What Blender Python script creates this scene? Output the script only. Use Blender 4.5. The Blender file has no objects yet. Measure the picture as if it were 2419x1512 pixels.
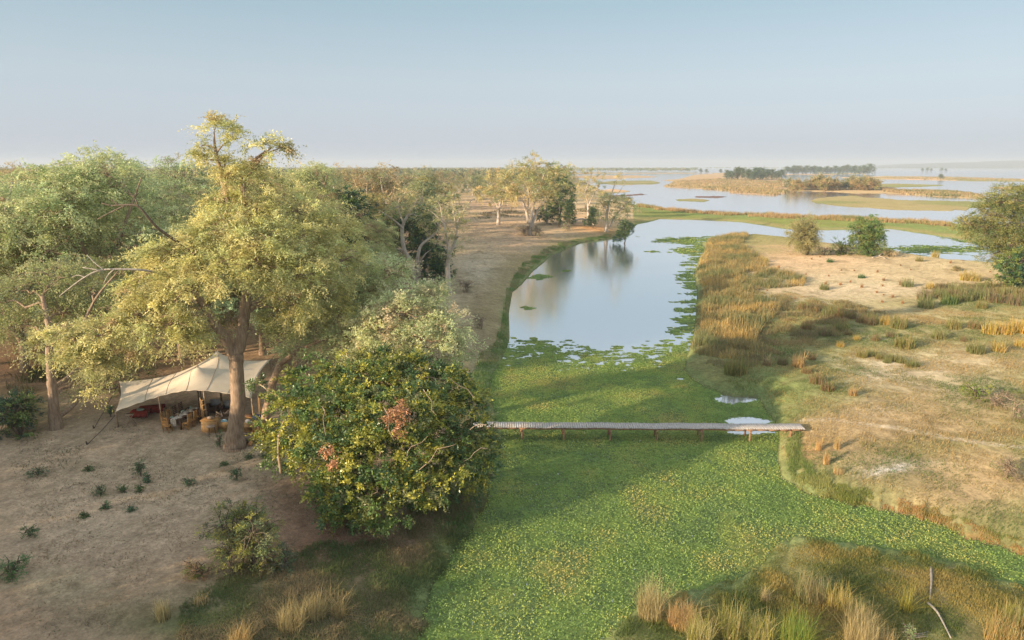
import bpy, math, random
import numpy as np
from mathutils import Vector
sc = bpy.context.scene
COL = sc.collection
rad = math.radians
# ------------------------------------------------------------------ camera
H = 19.0; PITCH = rad(12.7); F = 1612.0; CX, CY = 1209.0, 756.0
cp, sp = math.cos(PITCH), math.sin(PITCH)
cam = bpy.data.cameras.new('camera'); cam.lens = 24; cam.sensor_width = 36
cam.clip_start = 0.5; cam.clip_end = 60000
camo = bpy.data.objects.new('camera', cam); COL.objects.link(camo)
camo.location = (0, 0, H); camo.rotation_euler = (rad(90) - PITCH, 0, 0)
sc.camera = camo
# ------------------------------------------------------------------ sky, sun, exposure
EXPO = 0.75; SUN_EL = 13.5; SUN_DIR2 = (-0.83, -0.56)           # plan direction towards the sun
world = bpy.data.worlds.new('World'); sc.world = world; world.use_nodes = True
nt = world.node_tree
bg = nt.nodes['Background']
sky = nt.nodes.new('ShaderNodeTexSky'); sky.sky_type = 'NISHITA'; sky.sun_disc = False
sky.sun_elevation = rad(SUN_EL)
sky.sun_rotation = math.atan2(SUN_DIR2[0], SUN_DIR2[1])
sky.altitude = 300; sky.air_density = 1.0; sky.dust_density = 2.5; sky.ozone_density = 2.0
hsv = nt.nodes.new('ShaderNodeHueSaturation'); hsv.inputs['Saturation'].default_value = 0.62
nt.links.new(sky.outputs[0], hsv.inputs['Color'])
tcw = nt.nodes.new('ShaderNodeTexCoord'); sxyz = nt.nodes.new('ShaderNodeSeparateXYZ'); nt.links.new(tcw.outputs['Generated'], sxyz.inputs[0])
rmp = nt.nodes.new('ShaderNodeValToRGB'); nt.links.new(sxyz.outputs['Z'], rmp.inputs[0])   # hazy dry season sky: pale towards the horizon, brightened overhead to lift ambient light
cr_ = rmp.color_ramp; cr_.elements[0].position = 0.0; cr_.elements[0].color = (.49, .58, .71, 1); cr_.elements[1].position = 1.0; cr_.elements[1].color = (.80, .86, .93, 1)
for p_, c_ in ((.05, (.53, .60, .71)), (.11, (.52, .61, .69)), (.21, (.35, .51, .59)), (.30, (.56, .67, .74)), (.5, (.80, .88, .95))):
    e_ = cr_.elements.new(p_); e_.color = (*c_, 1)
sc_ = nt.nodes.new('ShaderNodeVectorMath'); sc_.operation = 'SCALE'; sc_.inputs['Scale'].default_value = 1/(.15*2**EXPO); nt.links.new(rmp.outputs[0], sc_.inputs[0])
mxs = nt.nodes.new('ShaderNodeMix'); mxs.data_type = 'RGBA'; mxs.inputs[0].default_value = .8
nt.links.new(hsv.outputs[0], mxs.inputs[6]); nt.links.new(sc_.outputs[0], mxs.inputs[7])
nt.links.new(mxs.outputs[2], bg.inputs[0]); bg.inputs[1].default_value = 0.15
sd_ = bpy.data.lights.new('sun', 'SUN'); sd_.energy = 4.8; sd_.angle = rad(0.7); sd_.color = (1.0, 0.77, 0.52)
suno = bpy.data.objects.new('sun', sd_); COL.objects.link(suno)
dv = Vector((SUN_DIR2[0]*math.cos(rad(SUN_EL)), SUN_DIR2[1]*math.cos(rad(SUN_EL)), math.sin(rad(SUN_EL))))
suno.rotation_euler = dv.to_track_quat('Z', 'Y').to_euler()
sc.view_settings.view_transform = 'Standard'; sc.view_settings.look = 'None'
sc.view_settings.gamma = 1; sc.view_settings.exposure = EXPO
sc.cycles.max_bounces = 6; sc.cycles.diffuse_bounces = 2; sc.cycles.glossy_bounces = 2
sc.cycles.transmission_bounces = 3; sc.cycles.transparent_max_bounces = 8; sc.cycles.volume_bounces = 0
# ------------------------------------------------------------------ pixel <-> world helpers (photo seen 2418 wide)
def ray(px, py):
    u = (px - CX)/F; v = (CY - py)/F
    return np.array([u, cp + v*sp, -sp + v*cp])
def Qz(px, py, z=0.0):
    d = ray(px, py); t = (z - H)/d[2]
    return np.array([0, 0, H]) + d*t
def QY(px, py, Y):
    d = ray(px, py); t = Y/d[1]
    return np.array([0, 0, H]) + d*t
def proj(x, y, z=0.0):
    Z = np.maximum(y*cp + (H - z)*sp, 0.1); V = y*sp + (z - H)*cp
    return CX + F*x/Z, CY - F*V/Z
# ------------------------------------------------------------------ noise
def _hash(ix, iy, s):
    n = (ix.astype(np.int64)*374761393 + iy.astype(np.int64)*668265263 + s*1442695041) & 0xffffffff
    n = ((n ^ (n >> 13))*1274126177) & 0xffffffff
    n = (n ^ (n >> 16)) & 0xffffffff
    return n/4294967295.0
def vnoise(x, y, s=0):
    ix = np.floor(x); iy = np.floor(y); fx = x-ix; fy = y-iy
    fx = fx*fx*(3-2*fx); fy = fy*fy*(3-2*fy)
    a = _hash(ix, iy, s); b = _hash(ix+1, iy, s); c = _hash(ix, iy+1, s); d = _hash(ix+1, iy+1, s)
    return a+(b-a)*fx+(c-a)*fy+(a-b-c+d)*fx*fy
def fbm(x, y, s=0, o=4):
    r = 0; a = .5; t = 0
    for k in range(o):
        r = r+a*vnoise(x, y, s+k); t += a; x = x*2.03+17.1; y = y*2.03+5.3; a *= .5
    return r/t
def sstep(a, b, x):
    t = np.clip((x-a)/(b-a), 0, 1); return t*t*(3-2*t)
# ------------------------------------------------------------------ land polygons (shorelines seen in the photo, laid on the water level)
def c3(l): return [(x*.19992+1160.7, y*.19992+338.5) for x, y in l]
def c4(l): return [(x*.35984+1547.5, y*.35984+338.5) for x, y in l]
def gnd(l):
    return np.array([Qz(x, max(y, 396.0))[:2] for x, y in l])
left_xy = [Qz(x, y)[:2] for x, y in [(960, 1600), (1000, 1500), (1020, 1400), (1060, 1330), (1110, 1260), (1150, 1200), (1165, 1120), (1176, 1040), (1172, 980), (1160, 930), (1165, 885), (1185, 850), (1206, 800), (1203, 740),
  (1215, 690), (1250, 645), (1300, 605), (1370, 574), (1440, 564), (1485, 557), (1488, 546), (1505, 530), (1560, 518), (1650, 520), (1750, 525), (1850, 541), (1950, 544), (2100, 541), (2200, 556), (2330, 577), (2500, 605), (2800, 640),
  (2800, 575), (2418, 548), (2250, 527), (2100, 519), (1900, 511), (1800, 508), (1700, 505), (1600, 496), (1500, 486), (1460, 470), (1420, 450), (1380, 430), (1352, 418), (1340, 411), (1330, 408.6)]]
left_poly = np.array([np.array([-2.0, -40.0]), np.array([-3.0, 12.0])] + left_xy + [np.array([200., 9000.]), np.array([-12000., 9000.]), np.array([-12000., -40.])])
right_poly = gnd([(1667, 590), (1660, 575), (1700, 562), (1780, 556), (1880, 566), (2000, 585), (2120, 600), (2250, 618), (2400, 630), (2900, 690), (3600, 1900), (2900, 1500), (2418, 1318), (2300, 1275), (2180, 1228), (2070, 1205), (1960, 1185), (1890, 1155), (1850, 1130), (1838, 1080), (1842, 1040),
  (1835, 1010), (1808, 975), (1790, 942), (1700, 932), (1650, 907), (1612, 875), (1622, 840), (1640, 800), (1648, 740), (1650, 690), (1640, 650), (1652, 615)])
isl_poly = gnd([(2900, 1600), (2418, 1385), (2290, 1342), (2150, 1302), (2000, 1283), (1880, 1272), (1840, 1292), (1780, 1345), (1700, 1380), (1600, 1400), (1500, 1440), (1430, 1500), (1370, 1600), (1300, 1800), (2900, 2000)])
far_isl = [
 (c4([(0, 242), (150, 236), (250, 207), (420, 196), (620, 192), (830, 198), (820, 240), (860, 262), (1240, 290), (1450, 292), (1600, 311), (1900, 312), (2060, 326), (2190, 352), (2140, 364), (1850, 353), (1600, 333), (1300, 330), (1160, 318), (900, 318), (800, 345), (480, 327), (420, 306), (250, 298), (60, 292), (15, 284), (90, 262), (100, 252)]), 0.5),
 (c4([(1040, 380), (1110, 358), (1300, 345), (1600, 372), (1900, 378), (2140, 385), (2500, 380), (2500, 425), (2060, 425), (1980, 446), (1600, 440), (1300, 420), (1100, 398)]), 0.25),
 (c4([(1220, 225), (1500, 215), (1900, 220), (2250, 230), (2600, 238), (2600, 256), (2100, 250), (1700, 241), (1300, 238)]), 0.3),
 (c4([(1440, 268), (1600, 265), (1920, 275), (1850, 283), (1600, 291), (1450, 287)]), 0.25),
 (c4([(120, 370), (250, 362), (365, 375), (300, 385), (150, 381)]), 0.2),
 (c4([(240, 349), (380, 346), (510, 352), (400, 360), (260, 357)]), 0.12),
 (c4([(2170, 291), (2418, 280), (2800, 285), (2800, 330), (2418, 312), (2250, 300)]), 0.3),
 (c4([(820, 203), (1100, 199), (1420, 192), (1405, 200), (1100, 209), (850, 210)]), 0.4),
 (c4([(1750, 152), (1900, 149.6), (2900, 149.2), (3400, 150), (3400, 158), (2700, 160), (2100, 157)]), 0.5),
 (c3([(900, 352), (1500, 351), (2500, 352), (3000, 350), (3000, 356), (2300, 358), (1700, 362), (900, 363)]), 0.5),
 (c3([(950, 385), (1300, 379), (1700, 379), (1980, 398), (1750, 412), (1350, 427), (950, 412)]), 0.3),
 (c3([(1180, 470), (1400, 446), (1850, 440), (2060, 470), (1850, 490), (1500, 496), (1250, 482)]), 0.2),
 (c3([(1230, 560), (1420, 538), (1640, 560), (1630, 578), (1350, 600), (1240, 596)]), 0.3),
 (c3([(1440, 615), (1760, 597), (1800, 610), (1600, 630), (1480, 632)]), 0.12),
 (c3([(1100, 640), (1400, 615), (1660, 650), (1670, 690), (1300, 720), (1000, 700)]), 0.3),
]
LANDS = [(left_poly, 1.7, 6.0), (right_poly, 0.9, 2.2), (isl_poly, 0.35, 1.2)] + [(gnd(l), h, 8.0) for l, h in far_isl]
def sdist(P, x, y):
    """signed distance to polygon, positive inside"""
    d2 = np.full(x.shape, 1e18); ins = np.zeros(x.shape, bool)
    n = len(P)
    for i in range(n):
        ax, ay = P[i]; bx, by = P[(i+1) % n]
        ex, ey = bx-ax, by-ay
        t = np.clip(((x-ax)*ex+(y-ay)*ey)/max(ex*ex+ey*ey, 1e-9), 0, 1)
        dx = x-ax-t*ex; dy = y-ay-t*ey
        np.minimum(d2, dx*dx+dy*dy, out=d2)
        if ay != by:
            c = ((ay > y) != (by > y)) & (x < ex*(y-ay)/ey+ax)
            ins ^= c
    d = np.sqrt(d2)
    return np.where(ins, d, -d)
def warp(x, y):
    s = np.clip(y/60.0, .45, 60)
    w = (fbm(x/s/1.1, y/s/1.1, 3, 3)-.5)*1.5*s**.6
    return w
def land(x, y):
    """height and signed shore distance (max over lands) and which land"""
    x = np.asarray(x, float); y = np.asarray(y, float)
    w = warp(x, y)
    h = np.full(x.shape, -1.0); S = np.full(x.shape, -1e9); who = np.zeros(x.shape, int)
    for k, (P, hm, wd) in enumerate(LANDS):
        if k > 2:
            m = (y > 90)
            if not m.any(): continue
            s = np.full(x.shape, -1e9); s[m] = sdist(P, x[m], y[m])
        else:
            s = sdist(P, x, y)
        s = s+w*(1.0 if k < 3 else 2.6)*(.6 if k == 0 else 1)
        hh = np.where(s > 0, hm*(1-np.exp(-np.maximum(s, 0)/wd))+0.02+np.minimum(s, .3)*.25, np.maximum(-1.0, s*.35))
        if k == 0:   # the spit stays low, the sandy bank is higher
            X, Y = x, y
            low = sstep(0.02, 0.12, (x/np.maximum(y, 1)-.12))*sstep(100, 140, y)
            hh = np.where(s > 0, hh*(1-.68*low), hh)
        h = np.maximum(h, hh); b = s > S; S = np.where(b, s, S); who = np.where(b, k, who)
    h = h+np.where(S > .6, (fbm(x/9, y/9, 9, 3)-.5)*.45*sstep(.6, 5, S), 0)
    return h, S, who
def gz(x, y):
    return float(land(np.array([x]), np.array([y]))[0][0])
def G(px, py, it=4):
    z = 0.8
    for _ in range(it):
        p = Qz(px, py, z); z = max(gz(p[0], p[1]), 0)
    return Vector((p[0], p[1], z))
def atY(px, Y):
    z = 1.0
    for _ in range(2):
        Z = Y*cp+(H-z)*sp; x = (px-CX)/F*Z; z = max(gz(x, Y), 0)
    return Vector((x, Y, z))
# ------------------------------------------------------------------ mesh helpers
def tag(o, label=None, cat=None, group=None, kind=None):
    if label: o['label'] = label
    if cat: o['category'] = cat
    if group: o['group'] = group
    if kind: o['kind'] = kind
    return o
def empty(name, loc, rz=0, **k):
    o = bpy.data.objects.new(name, None); COL.objects.link(o); o.location = loc; o.rotation_euler = (0, 0, rz)
    o.empty_display_size = .2
    return tag(o, **k)
def np_mesh(name, V, Fq, mat, cols=None, parent=None, smooth=False, origin=None):
    """V (n,3), Fq (m,k) all same k, or list of such arrays"""
    me = bpy.data.meshes.new(name)
    V = np.asarray(V, np.float32)
    if origin is not None: V = V-np.asarray(origin, np.float32)
    Fl = Fq if isinstance(Fq, list) else [Fq]
    Fl = [np.asarray(f, np.int32) for f in Fl if len(f)]
    me.vertices.add(len(V)); me.vertices.foreach_set('co', V.ravel())
    nl = sum(f.size for f in Fl); nf = sum(len(f) for f in Fl)
    me.loops.add(nl); me.loops.foreach_set('vertex_index', np.concatenate([f.ravel() for f in Fl]))
    me.polygons.add(nf)
    tot = np.concatenate([np.full(len(f), f.shape[1], np.int32) for f in Fl])
    st = np.concatenate([[0], np.cumsum(tot)[:-1]]).astype(np.int32)
    me.polygons.foreach_set('loop_start', st)
    try: me.polygons.foreach_set('loop_total', tot)
    except Exception: pass
    if smooth: me.polygons.foreach_set('use_smooth', np.ones(nf, bool))
    if cols is not None:
        at = me.color_attributes.new('Col', 'FLOAT_COLOR', 'POINT')
        c = np.ones((len(V), 4), np.float32); c[:, :3] = cols; at.data.foreach_set('color', c.ravel())
    me.materials.append(mat); me.update(calc_edges=True); me.validate()
    o = bpy.data.objects.new(name, me); COL.objects.link(o)
    if parent is not None: o.parent = parent
    return o
class MB:
    def __init__(s): s.V = []; s.Q = []; s.T = []; s.n = 0
    def add(s, V, Q=None, T=None):
        V = np.asarray(V, float)
        if Q is not None and len(Q): s.Q.append(np.asarray(Q)+s.n)
        if T is not None and len(T): s.T.append(np.asarray(T)+s.n)
        s.V.append(V); s.n += len(V); return s
    def box(s, c, d, rz=0, M=None, bev=0):
        x, y, z = [q/2 for q in d]
        v = np.array([(a*x, b*y, e*z) for a in (-1, 1) for b in (-1, 1) for e in (-1, 1)], float)
        if rz: v = v@np.array([[math.cos(rz), math.sin(rz), 0], [-math.sin(rz), math.cos(rz), 0], [0, 0, 1]])
        if M is not None: v = v@np.array(M).T
        return s.add(v+np.array(c), [(0, 1, 3, 2), (4, 6, 7, 5), (0, 4, 5, 1), (2, 3, 7, 6), (0, 2, 6, 4), (1, 5, 7, 3)])
    def tube(s, pts, r, k=6, cap=True):
        P = np.array(pts, float); n = len(P)
        r = np.full(n, r, float) if np.isscalar(r) else np.array(r, float)
        T = np.gradient(P, axis=0); T /= np.linalg.norm(T, axis=1)[:, None]+1e-9
        a = np.array([0, 0, 1.]) if abs(T[0][2]) < .9 else np.array([1., 0, 0])
        V = []
        for i in range(n):
            u = np.cross(a, T[i]); u /= np.linalg.norm(u)+1e-9; w = np.cross(T[i], u)
            th = np.arange(k)*2*math.pi/k
            V.append(P[i]+r[i]*(np.cos(th)[:, None]*u+np.sin(th)[:, None]*w))
        V = np.concatenate(V)
        Q = [(i*k+j, i*k+(j+1) % k, (i+1)*k+(j+1) % k, (i+1)*k+j) for i in range(n-1) for j in range(k)]
        T_ = []
        if cap:
            V = np.concatenate([V, P[:1], P[-1:]]); e = n*k
            T_ = [(e, (j+1) % k, j) for j in range(k)]+[(e+1, (n-1)*k+j, (n-1)*k+(j+1) % k) for j in range(k)]
        return s.add(V, Q, T_)
    def ball(s, c, r, seg=10, ring=6, jit=0, rng=None):
        r = np.array([r]*3 if np.isscalar(r) else r, float); V = []
        for i in range(ring+1):
            ph = math.pi*i/ring
            for j in range(seg):
                th = 2*math.pi*j/seg
                V.append((math.sin(ph)*math.cos(th), math.sin(ph)*math.sin(th), math.cos(ph)))
        V = np.array(V)
        if jit: V = V*(1+(rng.random((len(V), 1))-.5)*jit)
        V = V*r+np.array(c)
        Q = [(i*seg+j, (i+1)*seg+j, (i+1)*seg+(j+1) % seg, i*seg+(j+1) % seg) for i in range(ring) for j in range(seg)]
        return s.add(V, Q)
    def build(s, name, mat, parent=None, smooth=False, cols=None, origin=None):
        V = np.concatenate(s.V)
        return np_mesh(name, V, [np.concatenate(s.Q) if s.Q else [], np.concatenate(s.T) if s.T else []], mat, cols, parent, smooth, origin)
def smooth_path(pts, n=12):
    """Catmull-Rom through points with extra columns (radius)"""
    P = np.array(pts, float); P = np.vstack([2*P[0]-P[1], P, 2*P[-1]-P[-2]]); out = []
    for i in range(1, len(P)-2):
        for t in np.linspace(0, 1, n, endpoint=False):
            a, b, c, d = P[i-1], P[i], P[i+1], P[i+2]
            out.append(.5*((2*b)+(-a+c)*t+(2*a-5*b+4*c-d)*t*t+(-a+3*b-3*c+d)*t**3))
    out.append(P[-2]); return np.array(out)
# ------------------------------------------------------------------ materials
def mat(name): 
    m = bpy.data.materials.new(name); m.use_nodes = True; m.node_tree.nodes.clear(); return m, m.node_tree.nodes, m.node_tree.links
def out(ns, ls, sh):
    o = ns.new('ShaderNodeOutputMaterial'); ls.new(sh, o.inputs['Surface']); return o
def noise(ns, ls, scale, detail=4, vec=None, rough=.55):
    n = ns.new('ShaderNodeTexNoise'); n.inputs['Scale'].default_value = scale; n.inputs['Detail'].default_value = detail; n.inputs['Roughness'].default_value = rough
    if vec is not None: ls.new(vec, n.inputs['Vector'])
    return n
def mathn(ns, ls, op, a, b=None, c=None):
    n = ns.new('ShaderNodeMath'); n.operation = op
    for i, q in enumerate((a, b, c)):
        if q is None: continue
        if isinstance(q, (int, float)): n.inputs[i].default_value = q
        else: ls.new(q, n.inputs[i])
    return n.outputs[0]
def leaf_mat(name, trans=.35, gloss=0.0, gain=1.95, vary=.25):
    m, ns, ls = mat(name)
    at = ns.new('ShaderNodeAttribute'); at.attribute_name = 'Col'
    oi = ns.new('ShaderNodeObjectInfo')
    f = mathn(ns, ls, 'MULTIPLY_ADD', oi.outputs['Random'], vary, 1-vary/2)
    mx = ns.new('ShaderNodeVectorMath'); mx.operation = 'MULTIPLY'
    cb = ns.new('ShaderNodeCombineXYZ')
    ls.new(f, cb.inputs[0]); cb.inputs[1].default_value = 1; f2 = mathn(ns, ls, 'SUBTRACT', 2.0, f); ls.new(f2, cb.inputs[2])
    ls.new(at.outputs['Color'], mx.inputs[0]); ls.new(cb.outputs[0], mx.inputs[1])
    gn = ns.new('ShaderNodeVectorMath'); gn.operation = 'SCALE'; gn.inputs['Scale'].default_value = gain; ls.new(mx.outputs[0], gn.inputs[0]); mx = gn
    d = ns.new('ShaderNodeBsdfDiffuse'); t = ns.new('ShaderNodeBsdfTranslucent')
    ls.new(mx.outputs[0], d.inputs[0]); ls.new(mx.outputs[0], t.inputs[0])
    mi = ns.new('ShaderNodeMixShader'); mi.inputs[0].default_value = trans
    ls.new(d.outputs[0], mi.inputs[1]); ls.new(t.outputs[0], mi.inputs[2]); sh = mi.outputs[0]
    if gloss:
        g = ns.new('ShaderNodeBsdfGlossy'); g.inputs['Roughness'].default_value = .38
        mg = ns.new('ShaderNodeMixShader'); mg.inputs[0].default_value = gloss
        ls.new(sh, mg.inputs[1]); ls.new(g.outputs[0], mg.inputs[2]); sh = mg.outputs[0]
    out(ns, ls, sh); return m
def rough_mat(name, c1, c2, scale=6, rough=.85, bump=.3, stretch=(1, 1, 1), spec=.2, bscale=None):
    m, ns, ls = mat(name)
    tc = ns.new('ShaderNodeTexCoord'); mp = ns.new('ShaderNodeMapping'); mp.inputs['Scale'].default_value = stretch
    ls.new(tc.outputs['Object'], mp.inputs[0])
    n = noise(ns, ls, scale, 5, mp.outputs[0]); r = ns.new('ShaderNodeValToRGB')
    r.color_ramp.elements[0].position = .35; r.color_ramp.elements[0].color = (*c1, 1)
    r.color_ramp.elements[1].position = .65; r.color_ramp.elements[1].color = (*c2, 1)
    ls.new(n.outputs['Fac'], r.inputs[0])
    p = ns.new('ShaderNodeBsdfPrincipled'); p.inputs['Roughness'].default_value = rough; p.inputs['Specular IOR Level'].default_value = spec
    ls.new(r.outputs[0], p.inputs['Base Color'])
    if bump:
        n2 = noise(ns, ls, bscale or scale*3, 4, mp.outputs[0]); b = ns.new('ShaderNodeBump'); b.inputs['Strength'].default_value = bump; b.inputs['Distance'].default_value = .05
        ls.new(n2.outputs['Fac'], b.inputs['Height']); ls.new(b.outputs[0], p.inputs['Normal'])
    out(ns, ls, p.outputs[0]); return m
M_leaf = leaf_mat('feathery foliage', .38)
M_broad = leaf_mat('broad glossy foliage', .28, .05, 2.2, vary=.1)
M_grass = leaf_mat('grass blades', .35, 0, 1.5, vary=.2)
M_weed = leaf_mat('floating weed leaves', .3, .02, 2.45)
M_bark = rough_mat('grey brown bark', (.24, .17, .115), (.44, .33, .24), 3, .95, .9, (3, 3, .6))
M_pale = rough_mat('pale smooth bark', (.42, .35, .28), (.62, .54, .45), 2, .9, .4, (2, 2, .6))
M_dark = rough_mat('dark bark', (.10, .08, .06), (.2, .16, .12), 3, .95, .6, (3, 3, .6))
M_canvas = rough_mat('beige tent canvas', (.60, .51, .38), (.69, .59, .45), 1.2, .8, .12, spec=.1)
M_pole = rough_mat('rough gum pole', (.25, .18, .12), (.40, .30, .2), 8, .8)
M_rope = rough_mat('dark rope', (.06, .05, .04), (.12, .1, .08), 20, .9)
M_chair = rough_mat('honey brown wood', (.30, .16, .06), (.48, .27, .10), 9, .6, .1)
M_chaird = rough_mat('dark stained wood', (.07, .04, .025), (.14, .08, .05), 9, .6, .1)
M_red = rough_mat('maroon cloth', (.22, .03, .02), (.32, .06, .04), 14, .95, .2)
M_rust = rough_mat('rust red woven cloth', (.26, .06, .035), (.40, .12, .07), 25, .95, .3)
M_white = rough_mat('off white linen', (.40, .37, .32), (.54, .50, .44), 10, .9, .2)
M_sage = rough_mat('pale green linen', (.22, .32, .25), (.36, .44, .36), 10, .9, .2)
M_grey = rough_mat('grey linen', (.28, .29, .30), (.40, .41, .42), 10, .9, .2)
M_blue = rough_mat('pale blue cushion', (.24, .42, .50), (.36, .55, .62), 10, .9, .1)
M_navy = rough_mat('navy cushion', (.015, .025, .06), (.03, .05, .11), 10, .9, .1)
M_wicker = rough_mat('woven cane', (.36, .21, .09), (.60, .40, .20), 24, .8, .5, (1, 1, 3))
M_drift = rough_mat('driftwood', (.20, .15, .11), (.42, .33, .25), 9, .9, .4)
M_orange = rough_mat('fresh cut wood', (.55, .26, .10), (.70, .38, .18), 12, .8, .1)
M_metal = rough_mat('thin dark metal', (.03, .025, .02), (.07, .06, .05), 9, .5, 0)
M_deck = rough_mat('weathered grey decking', (.36, .33, .30), (.60, .56, .52), 3, .8, .2, (6, 1, 1))
M_beam = rough_mat('brown timber beams', (.22, .12, .07), (.40, .25, .15), 6, .85, .3, (1, 4, 4))
M_stick = rough_mat('bleached branch wood', (.30, .26, .22), (.50, .45, .38), 9, .9, .3)

# ground: zone colours sit in the vertex attribute, fine grain in nodes
def ground_mat():
    m, ns, ls = mat('earth and turf')
    at = ns.new('ShaderNodeAttribute'); at.attribute_name = 'Col'
    tc = ns.new('ShaderNodeTexCoord')
    n1 = noise(ns, ls, 1.3, 6, tc.outputs['Object'], .65); n2 = noise(ns, ls, 9, 4, tc.outputs['Object'], .7); n3 = noise(ns, ls, .12, 4, tc.outputs['Object'], .6); n4 = noise(ns, ls, 3.6, 5, tc.outputs['Object'], .75)
    a = mathn(ns, ls, 'MULTIPLY_ADD', n1.outputs['Fac'], 1.5, .42)
    b = mathn(ns, ls, 'MULTIPLY', mathn(ns, ls, 'MULTIPLY_ADD', n2.outputs['Fac'], 1.0, .5), mathn(ns, ls, 'MULTIPLY_ADD', n4.outputs['Fac'], 1.3, .36))
    c = mathn(ns, ls, 'MULTIPLY_ADD', n3.outputs['Fac'], .6, .7)
    f = mathn(ns, ls, 'MULTIPLY', mathn(ns, ls, 'MULTIPLY', a, b), c)
    v = ns.new('ShaderNodeVectorMath'); v.operation = 'SCALE'; ls.new(at.outputs['Color'], v.inputs[0]); ls.new(f, v.inputs['Scale'])
    p = ns.new('ShaderNodeBsdfDiffuse'); p.inputs['Roughness'].default_value = .6; ls.new(v.outputs[0], p.inputs[0])
    bp = ns.new('ShaderNodeBump'); bp.inputs['Strength'].default_value = .55; bp.inputs['Distance'].default_value = .22
    hh = mathn(ns, ls, 'ADD', n1.outputs['Fac'], mathn(ns, ls, 'MULTIPLY', n2.outputs['Fac'], .35)); ls.new(hh, bp.inputs['Height']); ls.new(bp.outputs[0], p.inputs['Normal'])
    out(ns, ls, p.outputs[0]); return m
M_ground = ground_mat()
def water_mat():
    m, ns, ls = mat('river water')
    tc = ns.new('ShaderNodeTexCoord'); mp = ns.new('ShaderNodeMapping'); mp.inputs['Scale'].default_value = (.6, 1.6, 1)
    ls.new(tc.outputs['Object'], mp.inputs[0])
    n = noise(ns, ls, 1.5, 3, mp.outputs[0]); b = ns.new('ShaderNodeBump'); b.inputs['Strength'].default_value = .05; b.inputs['Distance'].default_value = .1
    ls.new(n.outputs['Fac'], b.inputs['Height'])
    g = ns.new('ShaderNodeBsdfGlossy'); g.inputs['Roughness'].default_value = .11; g.inputs['Color'].default_value = (1, .98, .98, 1); ls.new(b.outputs[0], g.inputs['Normal'])
    d = ns.new('ShaderNodeBsdfDiffuse'); d.inputs[0].default_value = (.36, .38, .41, 1)
    fr = ns.new('ShaderNodeFresnel'); fr.inputs['IOR'].default_value = 1.45; ls.new(b.outputs[0], fr.inputs['Normal'])
    f = mathn(ns, ls, 'MULTIPLY_ADD', fr.outputs[0], .6, .62)
    mi = ns.new('ShaderNodeMixShader'); ls.new(f, mi.inputs[0]); ls.new(d.outputs[0], mi.inputs[1]); ls.new(g.outputs[0], mi.inputs[2])
    out(ns, ls, mi.outputs[0]); return m
M_water = water_mat()
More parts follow.
